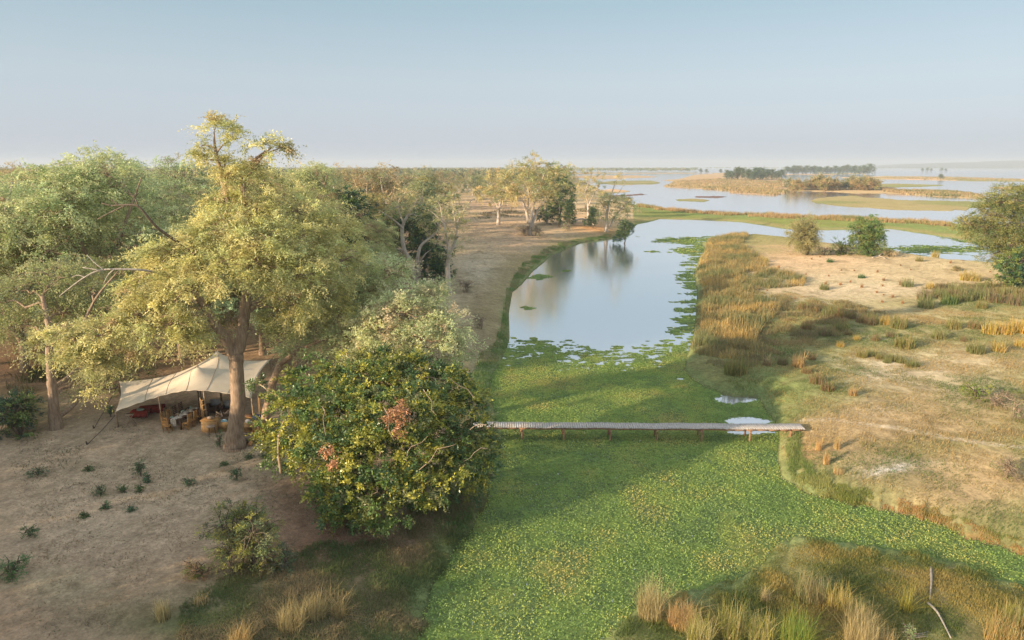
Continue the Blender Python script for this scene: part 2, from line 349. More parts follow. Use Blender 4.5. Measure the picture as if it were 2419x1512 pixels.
# ------------------------------------------------------------------ ground zones
SAND = (.375, .315, .20); SANDO = (.44, .31, .20); DRY = (.33, .25, .14); OLIVE = (.20, .195, .085); GREEN = (.14, .185, .065); MUD = (.07, .055, .04)
BROWN = (.29, .215, .145); GREY = (.42, .335, .24); DKG = (.085, .105, .042); LITTER = (.20, .12, .08); ORANGE = (.50, .25, .10); PALE = (.43, .37, .27)
ZONES = [ # px, py, rx, ry, colour, strength  (what the ground itself is made of there)
 (600, 1150, 500, 160, GREY, .9), (150, 1300, 380, 220, GREY, .6), (850, 1300, 220, 70, LITTER, .95), (700, 1230, 120, 90, LITTER, .6),
 (250, 1500, 500, 110, BROWN, .8), (120, 1440, 120, 40, SAND, .5), (750, 1440, 260, 90, DKG, .9), (600, 1510, 350, 60, DKG, .9), (1000, 1430, 110, 60, MUD, .8), (970, 1340, 60, 60, DKG, .8), (950, 1500, 150, 50, DKG, .9),
 (0, 880, 150, 50, SANDO, .15), (100, 900, 250, 60, LITTER, .6), (60, 1000, 120, 40, DKG, .6), (200, 970, 90, 30, GREY, .6),
 (1180, 560, 140, 60, SANDO, .9), (1150, 700, 90, 130, SAND, .9), (1140, 740, 40, 60, BROWN, .6), (1180, 490, 140, 20, SANDO, .9), (1350, 520, 120, 25, SANDO, .6), (1130, 840, 40, 60, PALE, .6),
 (1120, 640, 60, 40, PALE, .6), (1400, 545, 60, 14, ORANGE, .5),
 (2000, 640, 380, 40, SAND, 1), (1950, 620, 250, 40, SANDO, .6), (2050, 700, 260, 40, PALE, .7), (2250, 760, 200, 40, SAND, .5), (2200, 640, 220, 30, SAND, .8), (2100, 720, 170, 22, SAND, .9),
 (2130, 880, 170, 45, PALE, .9), (2300, 850, 150, 40, SAND, .9), (2250, 930, 200, 45, SAND, .8), (2020, 970, 120, 30, SAND, .5), (2100, 800, 160, 16, PALE, .6),
 (1800, 900, 170, 60, GREEN, .7), (1850, 960, 120, 40, GREEN, .7), (1880, 800, 160, 40, OLIVE, .7), (1720, 840, 90, 60, OLIVE, .8), (1700, 700, 70, 120, OLIVE, .8), (1950, 760, 120, 30, GREEN, .5),
 (2250, 720, 250, 25, OLIVE, .6), (2100, 790, 330, 40, OLIVE, .5), (2350, 800, 120, 40, OLIVE, .5), (2200, 1000, 260, 60, DRY, .8), (2100, 1060, 230, 50, DRY, .9), (2130, 1110, 120, 16, PALE, .9), (2110, 1112, 40, 7, (.6, .57, .53), 1), (1950, 1130, 100, 40, OLIVE, .8), (2080, 1160, 160, 30, GREEN, .5), (2300, 1150, 200, 60, DRY, .8), (2250, 1060, 180, 30, OLIVE, .6),
 (1900, 1060, 60, 40, ORANGE, .3), (1910, 1020, 60, 16, DRY, .9), (2080, 975, 60, 20, PALE, .3),
 (1980, 1180, 30, 10, ORANGE, .9), (2060, 1198, 60, 12, ORANGE, .9), (2160, 1222, 40, 10, ORANGE, .7), (2260, 1255, 60, 12, ORANGE, .7), (2380, 1290, 50, 12, ORANGE, .6),
 (1950, 1380, 340, 90, OLIVE, .7), (1680, 1420, 160, 40, DKG, .6), (1900, 1480, 250, 40, DKG, .4), (2300, 1440, 200, 80, OLIVE, .7), (1900, 1290, 90, 30, OLIVE, .9), (2150, 1330, 160, 24, DRY, .6), (2190, 1390, 40, 50, DRY, .4),
]
PATH = np.array([Qz(x, y)[:2] for x, y in [(1893, 1012), (1960, 1016), (2040, 1033), (2130, 1045), (2220, 1065), (2330, 1082), (2418, 1092), (2600, 1120)]])
def paint(x, y, S, who):
    px, py = proj(x, y, 0.8)
    wx = (fbm(x/3, y/3, 21)-.5); wy = (fbm(x/3, y/3, 31)-.5)
    wf = np.clip(1600/np.maximum(y, 10), 3, 120)
    qx = px+wx*wf*2.2; qy = py+wy*wf*1.2
    c = np.empty(x.shape+(3,)); n = fbm(x/14, y/14, 41); nl = fbm(x/60, y/60, 47)
    def L(a, b, t): return np.array(a)*(1-t[..., None])+np.array(b)*t[..., None]
    base = L(SAND, DRY, sstep(.35, .65, n))
    far = L(OLIVE, SANDO, sstep(.42, .6, fbm(x/40, y/90, 51)))
    c[:] = base
    forest = (who == 0) & (px < 1050)
    c[forest] = L(BROWN, (.36, .25, .16), sstep(.4, .6, n))[forest]
    c[who == 1] = L(DRY, OLIVE, sstep(.35, .55, n))[who == 1]
    c[who == 2] = L(GREEN, OLIVE, sstep(.35, .65, n))[who == 2]
    spit = (who == 0) & (px > 1495) & (py > 440)
    c[spit] = L(GREEN, (.16, .19, .06), sstep(.4, .6, n))[spit]
    # drier ridge of the spit
    fi = who >= 3
    c[fi] = far[fi]
    brown = (who == 3) | (who == 13) | (who == 12) | (who == 11)
    c[brown] = L((.33, .24, .15), DRY, sstep(.4, .6, nl))[brown]
    grn = (who == 4) | (who == 6) | (who == 7) | (who == 14)
    c[grn] = L((.24, .21, .11), (.17, .18, .08), sstep(.4, .6, nl))[grn]
    mudi = (who == 8) | (who == 16)
    c[mudi] = (.13, .09, .08)
    nz = who < 3
    for (a, b, rx, ry, cc, st) in ZONES:
        q = ((qx-a)/rx)**2+((qy-b)/ry)**2
        w = (np.exp(-q*1.2)*st*1.25).clip(0, 1)
        w = w*nz
        c = c*(1-w[..., None])+np.array(cc)*w[..., None]
    # patches of darker dry litter / turf at metre scale
    k = sstep(.55, .75, fbm(x/1.7, y/1.7, 61))*.5*nz*np.where(px < 1100, .55, 1)
    c = c*(1-k[..., None])+np.array((.16, .13, .07))*k[..., None]
    d = np.full(x.shape, 1e9)
    for i in range(len(PATH)-1):
        a, b = PATH[i], PATH[i+1]; e = b-a; t = np.clip(((x-a[0])*e[0]+(y-a[1])*e[1])/(e@e), 0, 1)
        d = np.minimum(d, np.hypot(x-a[0]-t*e[0], y-a[1]-t*e[1]))
    w = (1-sstep(.15, .5, d+wx*.4))*.8
    c = c*(1-w[..., None])+np.array(PALE)*w[..., None]
    # green fringe on the shore of the near lands, dark wet soil at the waterline
    fr = np.where(who == 0, 1.3, 1.2)
    g = (1-sstep(fr*.5, fr*1.3, S+wx*2))*nz*np.where(who == 1, .75, .9)
    g = g*np.where((who == 1) & (px > 1930) & (py > 1150), 0.1, 1)
    c = c*(1-g[..., None])+np.array((.16, .20, .08))*g[..., None]
    ol = (1-sstep(2.5, 7.5, S+wx*5))*(who == 0)*(px > 1050)*(py < 1100)*.7*(1-g)
    c = c*(1-ol[..., None])+np.array((.24, .20, .10))*ol[..., None]
    m = (1-sstep(-.1, .25, S))*.8
    c = c*(1-m[..., None])+np.array(MUD)*m[..., None]
    return c
# ------------------------------------------------------------------ ground sheet
ys = np.concatenate([np.arange(-40, 12, 3.0), np.array([Qz(1209, y)[1] for y in np.concatenate([np.arange(1800, 900, -3.6), np.arange(900, 560, -2.2), np.arange(560, 394, -1.0), np.array([393.9, 393.7, 393.5, 393.3, 393.1])])])])
us = np.linspace(-1.05, 1.05, 960)
Yg, Ug = np.meshgrid(ys, us, indexing='ij')
Xg = Ug*np.maximum(Yg*cp+H*sp, 34)
hg, Sg, Wg = land(Xg.ravel(), Yg.ravel())
cg = paint(Xg.ravel(), Yg.ravel(), Sg, Wg)
nr, nc = Yg.shape
idx = np.arange(nr*nc).reshape(nr, nc)
fq = np.stack([idx[:-1, :-1], idx[:-1, 1:], idx[1:, 1:], idx[1:, :-1]], -1).reshape(-1, 4)
ground = np_mesh('ground', np.stack([Xg.ravel(), Yg.ravel(), hg], 1), fq, M_ground, cg, smooth=True)
tag(ground, kind='structure')
wp = np.array([(-30000, -500, 0), (30000, -500, 0), (30000, 45000, 0), (-30000, 45000, 0)], float)
water = np_mesh('water', wp, np.array([[0, 1, 2, 3]]), M_water); tag(water, kind='structure')
# far low hills on the horizon
def ridge(name, pts, Y, depth, m):
    V = []; 
    rr = np.random.default_rng(3)
    n = 160; X = np.linspace(pts[0][0], pts[-1][0], n); Zt = np.interp(X, [p[0] for p in pts], [p[1] for p in pts])
    rows = 8
    for j in range(rows):
        t = j/(rows-1)*2-1; prof = math.sqrt(max(0, 1-t*t))
        V.append(np.stack([X, np.full(n, Y)+t*depth, Zt*prof*(0.9+.2*vnoise(X/150, X*0+j, 5))-.5], 1))
    V = np.concatenate(V); id_ = np.arange(rows*n).reshape(rows, n)
    f = np.stack([id_[:-1, :-1], id_[:-1, 1:], id_[1:, 1:], id_[1:, :-1]], -1).reshape(-1, 4)
    o = np_mesh(name, V, f, m, smooth=True); tag(o, kind='structure'); return o
M_hill = rough_mat('wooded far hills', (.05, .07, .04), (.11, .11, .06), .01, .95, 0)
def uX(px, Y): return (px-CX)/F*(Y*cp+H*sp)
ridge('hills', [(uX(2040, 7000), 1), (uX(2150, 7000), 42), (uX(2300, 7000), 58), (uX(2440, 7000), 75), (uX(2700, 7000), 95), (uX(3000, 7000), 60)], 7000, 700, M_hill)

# ------------------------------------------------------------------ foliage machinery
def quads(c, ax, sd, L, w):
    """leaf quads (diamond-ish): centre-base c, axis ax, side sd"""
    L = np.asarray(L)[:, None]; w = np.asarray(w)[:, None]
    a = c; b = c+ax*L*.5+sd*w*.5; d = c+ax*L*.5-sd*w*.5; e = c+ax*L
    V = np.stack([a, b, e, d], 1).reshape(-1, 3)
    return V
def nrm(v): return v/(np.linalg.norm(v, axis=-1, keepdims=True)+1e-9)
def sprays(rng, C, O, size, twigs, nleaf, L, w, droop=.35, flat=.5):
    n = len(C); T = n*twigs
    c = np.repeat(C, twigs, 0)+rng.normal(0, .2, (T, 3))*np.repeat(size, twigs)[:, None]*np.array([1, 1, .6])
    o = nrm(np.repeat(O, twigs, 0)*.8+rng.normal(0, .75, (T, 3))*np.array([1, 1, flat]))
    ln = np.repeat(size, twigs)*rng.uniform(.45, 1.1, T)
    t = np.tile(np.linspace(.1, 1, nleaf), T)
    R = lambda a: np.repeat(a, nleaf, 0)
    p = R(c)+R(o)*(R(ln)*t)[:, None]; p[:, 2] -= R(ln)*t*t*droop
    N = T*nleaf
    side = nrm(np.cross(R(o), np.array([0, 0, 1.]))+rng.normal(0, .35, (N, 3)))*np.where(np.arange(N) % 2, 1, -1)[:, None]
    ax = nrm(side*.8+R(o)*.6+rng.normal(0, .35, (N, 3))+np.array([0, 0, -droop*.5]))
    sd = nrm(np.cross(ax, nrm(rng.normal(0, .6, (N, 3))+np.array([0, 0, 1.0]))))
    V = quads(p, ax, sd, L*rng.uniform(.7, 1.3, N), w*rng.uniform(.7, 1.3, N))
    ci = np.repeat(np.arange(n), twigs*nleaf)
    return V, ci, (c, o, ln)
def leaf_cols(rng, ci, n, pals, jit=.18, wts=None):
    k = rng.choice(len(pals), n, p=wts); P = np.array(pals)
    cc = P[k]*rng.uniform(.72, 1.28, (n, 1))
    col = cc[ci]*rng.uniform(1-jit, 1+jit, (len(ci), 1))
    return np.repeat(col, 4, 0)
def blob_points(rng, blobs, dens, lo=.55, under=.45):
    """blobs: (cx,cy,cz, rx,ry,rz) -> clump centres and outward directions"""
    C = []; O = []; Bi = []
    for bi, b in enumerate(blobs):
        c = np.array(b[:3]); r = np.array(b[3:6])
        n = max(6, int(dens*(r[0]*r[1]+r[0]*r[2]+r[1]*r[2])/3*(b[6] if len(b) > 6 else 1)))
        d = nrm(rng.normal(0, 1, (n*2, 3)))
        keep = (d[:, 2] > -.35) | (rng.random(n*2) < under); d = d[keep][:n]
        bump = 1+.22*np.sin(d[:, 0]*5+bi)*np.cos(d[:, 1]*6+bi*2)+.14*np.sin(d[:, 2]*9+bi)
        f = (lo+(1.02-lo)*rng.random(len(d))**.6)*bump
        C.append(c+d*r*f[:, None]); O.append(nrm(d/r)); Bi.append(np.full(len(d), bi))
    return np.concatenate(C), np.concatenate(O), np.concatenate(Bi)
def qf(n): return np.arange(n*4).reshape(n, 4)
def branch(mb, rng, a, b, r0, r1, wig=.12, seg=4, k=5):
    a = np.array(a); b = np.array(b); L = np.linalg.norm(b-a)
    t = np.linspace(0, 1, seg+1)[:, None]; P = a+(b-a)*t
    P[1:-1] += rng.normal(0, wig*L/seg*1.2, (seg-1, 3)); P[:, 2] += (np.sin(t[:, 0]*math.pi)*.08*L)
    mb.tube(P, np.linspace(r0, r1, seg+1), k, cap=False)
    return P
def make_tree(name, base, limbs, blobs, seed, pals, label, cat='tree', group=None, dens=5.5, size=(.7, 1.2), twigs=12, nleaf=9, L=.2, w=.07, droop=.35, flat=.5,
              bark=None, leafm=None, lo=.55, under=.45, wts=None, conn=True, twk=.3, extra=None, jit=.18, tips=None):
    """limbs: list of polylines [(x,y,z,r)...] in world; blobs in world"""
    rng = np.random.default_rng(seed); bark = bark or M_bark; leafm = leafm or M_leaf
    root = empty(name, base, label=label, cat=cat, group=group)
    mb = MB(); nodes = []
    for l in limbs:
        P = smooth_path(l, 6)
        P[1:-1, :3] += rng.normal(0, .05, (len(P)-2, 3))*P[1:-1, 3:4]
        mb.tube(P[:, :3], np.maximum(P[:, 3], .012), 9 if P[0, 3] > .2 else 6); nodes.append(P)
    nodes = np.concatenate(nodes)
    C, O, Bi = blob_points(rng, blobs, dens, lo, under)
    if conn:
        hubs = []
        for b in blobs:
            c = np.array(b[:3]); d = np.linalg.norm(nodes[:, :3]-c, axis=1)+np.maximum(0, nodes[:, 2]-c[2])*1.0
            q = nodes[np.argmin(d)]
            P = branch(mb, rng, q[:3], c, min(q[3]*.6, .16), .04, .15, 6, 5); hubs.append(P)
        for i in range(len(C)):
            if rng.random() > twk: continue
            P = hubs[Bi[i]]; q = P[np.argmin(np.linalg.norm(P-C[i], axis=1))]
            branch(mb, rng, q, C[i]+O[i]*.3, .028, .01, .2, 3, 3)
    if extra: extra(mb, rng, nodes)
    bo = Vector(base)
    tr = mb.build('trunk', bark, root, smooth=True, origin=bo)
    sz = rng.uniform(size[0], size[1], len(C))
    V, ci, tw = sprays(rng, C, O, sz, twigs, nleaf, L, w, droop, flat)
    cols = leaf_cols(rng, ci, len(C), pals, jit, wts)
    n = len(ci)
    np_mesh('crown', V, qf(n), leafm, cols, root, origin=bo)
    return root
def copy_tree(root, loc, rz=0, s=1.0, label=None, group=None, sz=None):
    r = root.copy(); COL.objects.link(r); r.location = loc; r.rotation_euler = (0, 0, rz); r.scale = (s, s, sz or s)
    if label: r['label'] = label
    if group: r['group'] = group
    for ch in list(root.children):
        c = ch.copy(); COL.objects.link(c); c.parent = r
        for g in list(ch.children):
            d = g.copy(); COL.objects.link(d); d.parent = c
    return r
YEL = (.36, .355, .175); YG = (.27, .30, .145); DG = (.18, .205, .09); GG = (.235, .24, .13); TAN = (.29, .24, .15); BRN = (.20, .15, .10)
def pb(px, py, rx, ry, Y, dy=0, k=.85, wgt=1):
    """crown blob seen at px,py with half sizes rx,ry (photo pixels) at depth Y+dy"""
    c = QY(px, py, Y+dy); Z = (Y+dy)*cp+(H-c[2])*sp; s = Z/F
    return (c[0], c[1], c[2], rx*s, max(rx, ry*.8)*s*k, ry*s, wgt)
def pl(pts, Y, dys=None):
    o = []
    for i, (px, py, r) in enumerate(pts):
        yy = Y+(dys[i] if dys else 0); c = QY(px, py, yy); o.append((c[0], c[1], c[2], r))
    return o
# ------------------------------------------------------------------ the great tree over the tent
b0 = G(556, 1058); YT = b0.y
B = (b0.x, b0.y, b0.z)
trunk = [(b0.x-.1, b0.y, b0.z-.4, .84), (b0.x, b0.y, b0.z+.3, .66), (b0.x+.1, b0.y, b0.z+1.3, .49)] + pl([(562, 950, .45), (558, 870, .42), (558, 838, .42)], YT)
limbR = pl([(557, 840, .40), (572, 790, .34), (577, 740, .32), (582, 690, .28), (590, 600, .22), (585, 500, .18), (575, 430, .14), (600, 380, .09), (640, 350, .05)], YT, [0, .3, .6, .8, 1, 1, 1, 1, 1])
limbL = pl([(555, 850, .34), (537, 812, .30), (512, 772, .27), (480, 720, .22), (430, 650, .16), (370, 640, .1), (320, 660, .05)], YT, [0, -.3, -.8, -1.2, -1.8, -2, -2])
limbT = pl([(585, 560, .18), (540, 480, .15), (520, 400, .12), (508, 350, .08), (505, 310, .04)], YT, [1, 1, .6, .4, .4])
limbB = pl([(577, 740, .22), (640, 690, .17), (700, 620, .12), (760, 590, .06)], YT, [.6, 2, 3, 4])
limbW = pl([(500, 750, .16), (430, 740, .12), (340, 760, .10), (250, 790, .07), (160, 800, .04)], YT, [-1, -2, -2.6, -2.8, -3])
limbT2 = pl([(508, 365, .06), (535, 335, .04), (570, 325, .025)], YT, [.4, .4, .4])
limbT3 = pl([(585, 420, .10), (620, 370, .07), (660, 350, .03)], YT, [1, 1, .8])
hb = [pb(508, 305, 42, 24, YT, .4), pb(475, 345, 26, 26, YT, .4), pb(548, 322, 34, 18, YT, .4), pb(490, 378, 36, 22, YT, .5, wgt=.8), pb(530, 395, 30, 22, YT, .8, wgt=.7),
  pb(618, 350, 38, 17, YT, .8), pb(660, 348, 24, 14, YT, .8), pb(590, 385, 34, 26, YT, 1), pb(575, 430, 52, 36, YT, 1),
  pb(560, 480, 72, 40, YT, 1), pb(610, 500, 70, 45, YT, 0), pb(520, 540, 80, 46, YT, -1), pb(600, 570, 90, 50, YT, -2.2), pb(700, 500, 80, 38, YT, 2), pb(770, 540, 80, 45, YT, 3), pb(690, 570, 90, 50, YT, 0),
  pb(450, 600, 90, 50, YT, -1.5), pb(380, 620, 70, 50, YT, -1), pb(340, 680, 66, 46, YT, -2), pb(430, 690, 90, 55, YT, -3), pb(500, 640, 86, 48, YT, -3.2), pb(610, 625, 84, 44, YT, -2.6), pb(700, 650, 95, 55, YT, -1), pb(800, 620, 70, 55, YT, 2),
  pb(330, 750, 80, 46, YT, -2.8), pb(400, 765, 74, 42, YT, -3.4), pb(440, 800, 50, 36, YT, -3), pb(250, 780, 70, 42, YT, -3), pb(170, 795, 64, 34, YT, -3), pb(110, 820, 40, 24, YT, -3), pb(195, 845, 56, 38, YT, -2.6), pb(275, 838, 56, 36, YT, -2.2), pb(232, 890, 36, 32, YT, -1.6, wgt=.6), pb(350, 825, 36, 26, YT, -2.4, wgt=.7),
  pb(655, 735, 44, 44, YT, 1.0), pb(690, 720, 60, 50, YT, -.5), pb(660, 790, 30, 26, YT, .4, wgt=.7), pb(760, 700, 70, 55, YT, 2)]
make_tree('albida_tree', B, [trunk, limbR, limbL, limbT, limbB, limbW, limbT2, limbT3], hb, 11, [YEL, YG, (.28, .29, .12), GG, TAN], 'huge feathery yellow green tree with a forked trunk towering over the beige tent', group=None,
          dens=14.5, size=(.5, 1.2), twigs=16, nleaf=10, L=.19, w=.058, droop=.4, flat=.55, wts=[.42, .30, .16, .08, .04], twk=.6, lo=.35)
# second leaning tree right of it
b1 = G(624, 1008); Y1 = b1.y
t1 = [(b1.x, b1.y, b1.z-.3, .36)] + pl([(632, 960, .30), (645, 905, .27), (662, 862, .25), (690, 810, .2), (740, 760, .15), (800, 730, .1)], Y1)
t1b = pl([(664, 858, .2), (720, 820, .14), (800, 790, .1), (900, 760, .07), (960, 720, .04)], Y1-1, [0, -.5, -1, -1.5, -2])
t1c = pl([(740, 760, .12), (840, 700, .09), (920, 650, .05)], Y1, [0, .5, 1])
sb = [pb(740, 780, 60, 44, Y1, -.5), pb(700, 830, 44, 28, Y1, -.8, wgt=.6), pb(800, 740, 70, 48, Y1, 0), pb(870, 690, 70, 45, Y1, 1), pb(910, 640, 60, 36, Y1, 1.5), pb(830, 810, 70, 48, Y1, -2), pb(900, 790, 80, 50, Y1, -3), pb(960, 740, 80, 48, Y1, -2.5),
  pb(1010, 700, 60, 36, Y1, -1), pb(990, 800, 80, 45, Y1, -3.5), pb(1050, 770, 60, 40, Y1, -3), pb(1080, 820, 40, 34, Y1, -3), pb(860, 870, 60, 34, Y1, -4.5), pb(960, 860, 60, 26, Y1, -4, wgt=.6), pb(1070, 880, 34, 30, Y1, -3.4, wgt=.5)]
make_tree('albida_tree', tuple(b1), [t1, t1b, t1c], sb, 12, [(.31, .31, .15), (.37, .34, .16), (.40, .34, .19), YEL, (.38, .28, .16)], 'olive tan feathery tree leaning right out over the big dark bush', dens=30, size=(.5, 1.0), twigs=11, nleaf=9, L=.17, w=.058, droop=.3, flat=.7,
          bark=rough_mat('warm brown bark', (.30, .20, .13), (.45, .33, .23), 3, .9, .6, (3, 3, .6)), wts=[.28, .26, .2, .18, .08], twk=.6, lo=.35)
# the great dark bush by the bridge
bb = G(720, 1120); YB = 35.5
bl = [pb(760, 930, 100, 70, YB, 1), pb(880, 900, 110, 56, YB, 1.5), pb(1000, 910, 100, 56, YB, 1.5), pb(930, 862, 70, 36, YB, 2), pb(1060, 900, 50, 44, YB, 2), pb(1080, 960, 70, 50, YB, 1), pb(700, 1000, 80, 70, YB, -.5), pb(820, 1000, 110, 80, YB, -1.5), pb(950, 980, 120, 80, YB, -1.5), pb(1070, 1020, 90, 70, YB, -.5), pb(1120, 1070, 60, 60, YB, 0),
  pb(690, 1060, 60, 50, YB, -.8), pb(780, 1080, 90, 70, YB, -2.4), pb(900, 1080, 110, 80, YB, -3), pb(1020, 1090, 100, 60, YB, -2), pb(1090, 1120, 66, 40, YB, -1), pb(800, 1160, 70, 52, YB, -3.6), pb(900, 1170, 90, 55, YB, -4), pb(1000, 1140, 66, 40, YB, -3.2), pb(810, 1215, 50, 34, YB, -4.4), pb(880, 1215, 50, 34, YB, -4.6), pb(640, 1030, 24, 30, YB, 1, wgt=.8), pb(612, 905, 26, 14, YB, 3.5, wgt=.6)]
BC = np.array(QY(900, 1000, YB)); gbb = gz(BC[0], YB)
bt = [[(BC[0]-1, YB-1, gbb-.2, .34), (BC[0]-.8, YB-1, gbb+1.5, .28), (BC[0], YB-1, gbb+3.5, .18), (BC[0]+1, YB, gbb+6, .08)], [(BC[0]-1.02, YB-1, gbb, .22), (BC[0]-2.5, YB-1.3, gbb+2.5, .15), (BC[0]-4, YB-1, gbb+4, .07)], [(BC[0]-.98, YB-1, gbb, .22), (BC[0]+2, YB-1.5, gbb+2.3, .15), (BC[0]+4.5, YB-1, gbb+3.6, .07)]]
DRYB = []
def bush_extra(mb, rng, nodes):
    for a in [(1110, 1015, 1150, 1003), (960, 1090, 1010, 1030), (940, 1160, 985, 1195), (990, 1110, 1075, 1050), (780, 1110, 820, 1070), (900, 1120, 940, 1140), (905, 960, 930, 1040), (760, 960, 770, 1030), (1120, 940, 1060, 890), (1150, 1060, 1095, 1090), (870, 1200, 890, 1150), (1000, 920, 1030, 980)]:
        p = QY(a[0], a[1], YB-4.2); q = QY(a[2], a[3], YB-4.8)
        b_ = MB(); branch(b_, rng, p, q, .026, .01, .2, 4, 4); DRYB.append(b_)
make_tree('evergreen_bush', (BC[0]-1, YB-1, gbb), bt, bl, 13, [(.045, .08, .03), (.07, .11, .03), (.14, .15, .028), (.21, .20, .035), (.10, .11, .045)], 'broad dark green leafy bush with yellowing leaves at the near end of the footbridge', 'bush', dens=34, size=(.3, .75), twigs=8, nleaf=9, L=.16, w=.08, droop=.2, flat=.9,
          bark=M_pole, leafm=M_broad, wts=[.24, .26, .22, .16, .12], lo=.72, under=.7, twk=.05, extra=bush_extra, jit=.3)
_b = [o for o in COL.objects if o.name == 'evergreen_bush'][0]
for b_ in DRYB: b_.build('dry_branch', M_drift, _b, True, origin=_b.location)
_s = smooth_path(pl([(664, 1118, .08), (657, 1060, .07), (668, 1000, .06), (705, 950, .05)], YB-2.5, [0, .4, 1, 2]), 5); _m = MB(); _m.tube(_s[:, :3], _s[:, 3], 7); _m.build('stem', M_pole, _b, True, origin=_b.location)
# dead russet foliage hanging in it
rg = np.random.default_rng(5)
bush = [o for o in bpy.data.objects if o.name == 'evergreen_bush'][0]
Cc = []; 
for (x, y, r, n) in [(935, 975, 22, 9), (957, 958, 14, 6), (945, 1012, 12, 3), (770, 1068, 12, 4), (788, 1098, 12, 3)]:
    c = QY(x, y, YB-4.7+(.8 if y < 1000 else 0))
    s = 36/F; Cc.append(c+rg.normal(0, 1, (n, 3))*np.array([r*s*.6, .3, r*s*.6]))
Cc = np.concatenate(Cc); O_ = np.tile([0, -.6, .3], (len(Cc), 1))
V, ci, _ = sprays(rg, Cc, O_, np.full(len(Cc), .4), 6, 8, .15, .07, .6, .8)
o = np_mesh('dead_foliage', V, qf(len(ci)), M_broad, leaf_cols(rg, ci, len(Cc), [(.26, .14, .075), (.19, .11, .06)]), bush, origin=bush.location); o['label'] = 'russet dead leaves in the bush'

# ------------------------------------------------------------------ tree prototypes
def proto_blobs(rng, h, r, n, cb=.45, br=(.28, .42), flat=.7):
    out_ = []
    for i in range(n):
        a = rng.uniform(0, 2*math.pi); t = rng.random()**.6; z = h*(cb+(1-cb)*rng.random()*.82)
        rr = r*t*(1.05-.75*((z/h-cb)/(1-cb))**1.5)
        q = r*rng.uniform(*br); out_.append((rr*math.cos(a), rr*math.sin(a), min(z, h-q*flat), q, q, q*flat))
    out_.append((0, 0, h-r*.25, r*.3, r*.3, r*.25)); return out_
def proto_tree(name, seed, h, r, nb, pals, label, cat, group, kind='albida', at=(0, 0, 0), **kw):
    rng = np.random.default_rng(seed); at = np.array(at, float)
    bl_ = [(b[0]+at[0], b[1]+at[1], b[2]+at[2])+tuple(b[3:]) for b in proto_blobs(rng, h, r, nb, kw.pop('cb', .45), kw.pop('br', (.26, .4)), kw.pop('fl', .7))]
    th = h*kw.pop('fork', .3); R0 = kw.pop('R0', h*.022)
    lm = [[(0, 0, -.4, R0*1.7), (.05, 0, .5, R0*1.15), (rng.normal(0, .2), rng.normal(0, .2), th*.6, R0), (rng.normal(0, .3), rng.normal(0, .3), th, R0*.9)]]
    for k in range(kw.pop('nl', 4)):
        a = k*2*math.pi/4+rng.uniform(-.5, .5); top = rng.uniform(.65, .9)*h; q = r*rng.uniform(.3, .6)
        lm.append([tuple(lm[0][-1][:3])+(R0*.62,), (q*.35*math.cos(a), q*.35*math.sin(a), th+(top-th)*.4, R0*.45), (q*.8*math.cos(a), q*.8*math.sin(a), th+(top-th)*.75, R0*.28), (q*1.1*math.cos(a), q*1.1*math.sin(a), top, R0*.1)])
    lm = [[(p[0]+at[0], p[1]+at[1], p[2]+at[2], p[3]) for p in l] for l in lm]
    return make_tree(name, tuple(at), lm, bl_, seed, pals, label, cat, group, **kw)
rp = random.Random(4)
GW = 'feathery trees of the woodland behind the tent'
def place(px, Y): return tuple(atY(px, Y))
P1 = proto_tree('feathery_tree', 21, 18.9, 8.5, 22, [YG, YEL, (.2, .23, .1), GG], 'yellow green feathery tree standing tallest above the woods left of the great tree', 'tree', GW, at=place(262, 58), dens=4.8, size=(.7, 1.6), twigs=10, nleaf=9, L=.24, w=.085, droop=.5, twk=.4, wts=[.27, .43, .15, .15])
P2 = proto_tree('feathery_tree', 22, 15.0, 8.0, 20, [DG, GG, YG, BRN], 'grey green drooping tree at the far left behind the dark round bush', 'tree', GW, at=place(60, 56), dens=4.8, size=(.7, 1.6), twigs=10, nleaf=9, L=.24, w=.085, droop=.5, twk=.5, wts=[.35, .3, .2, .15], cb=.3)
P3 = proto_tree('feathery_tree', 23, 17.5, 7.5, 20, [YG, YEL, TAN, DG], 'olive feathery tree crowding the left side of the great tree crown', 'tree', GW, at=place(345, 72), dens=4.8, size=(.7, 1.6), twigs=9, nleaf=9, L=.26, w=.09, droop=.4, twk=.5, wts=[.35, .3, .15, .2])
P4 = proto_tree('dry_tree', 24, 17.5, 7.5, 18, [BRN, TAN, (.17, .15, .10), GG], 'brownish half bare tree against the sky at the far left edge', 'tree', 'brownish half bare trees of the far left wood', at=place(60, 92), dens=1.9, size=(.9, 1.7), twigs=8, nleaf=8, L=.28, w=.08, droop=.3, twk=1., wts=[.35, .3, .2, .15], bark=M_stick)
# the tree with the visible straight trunk at left
bq = G(133, 1012)
mt = [[(bq.x, bq.y, bq.z-.3, .5), (bq.x, bq.y, bq.z+1, .36)] + pl([(125, 930, .3), (118, 850, .26), (115, 770, .2), (100, 700, .12)], bq.y, [0, 0, .3, .8]), pl([(118, 850, .16), (180, 790, .12), (230, 700, .08), (280, 640, .05)], bq.y, [0, .5, 1, 1.5])]
mtb = [pb(40, 690, 90, 50, bq.y, 3), pb(130, 660, 90, 50, bq.y, 3), pb(220, 690, 80, 50, bq.y, 3.5), pb(60, 770, 60, 50, bq.y, 2.5), pb(150, 740, 80, 50, bq.y, 2), pb(260, 740, 60, 50, bq.y, 3), pb(190, 900, 40, 40, bq.y, 3, wgt=.5), pb(320, 900, 50, 50, bq.y+4, 4), pb(230, 860, 60, 40, bq.y, 4), pb(-30, 720, 80, 60, bq.y, 2)]
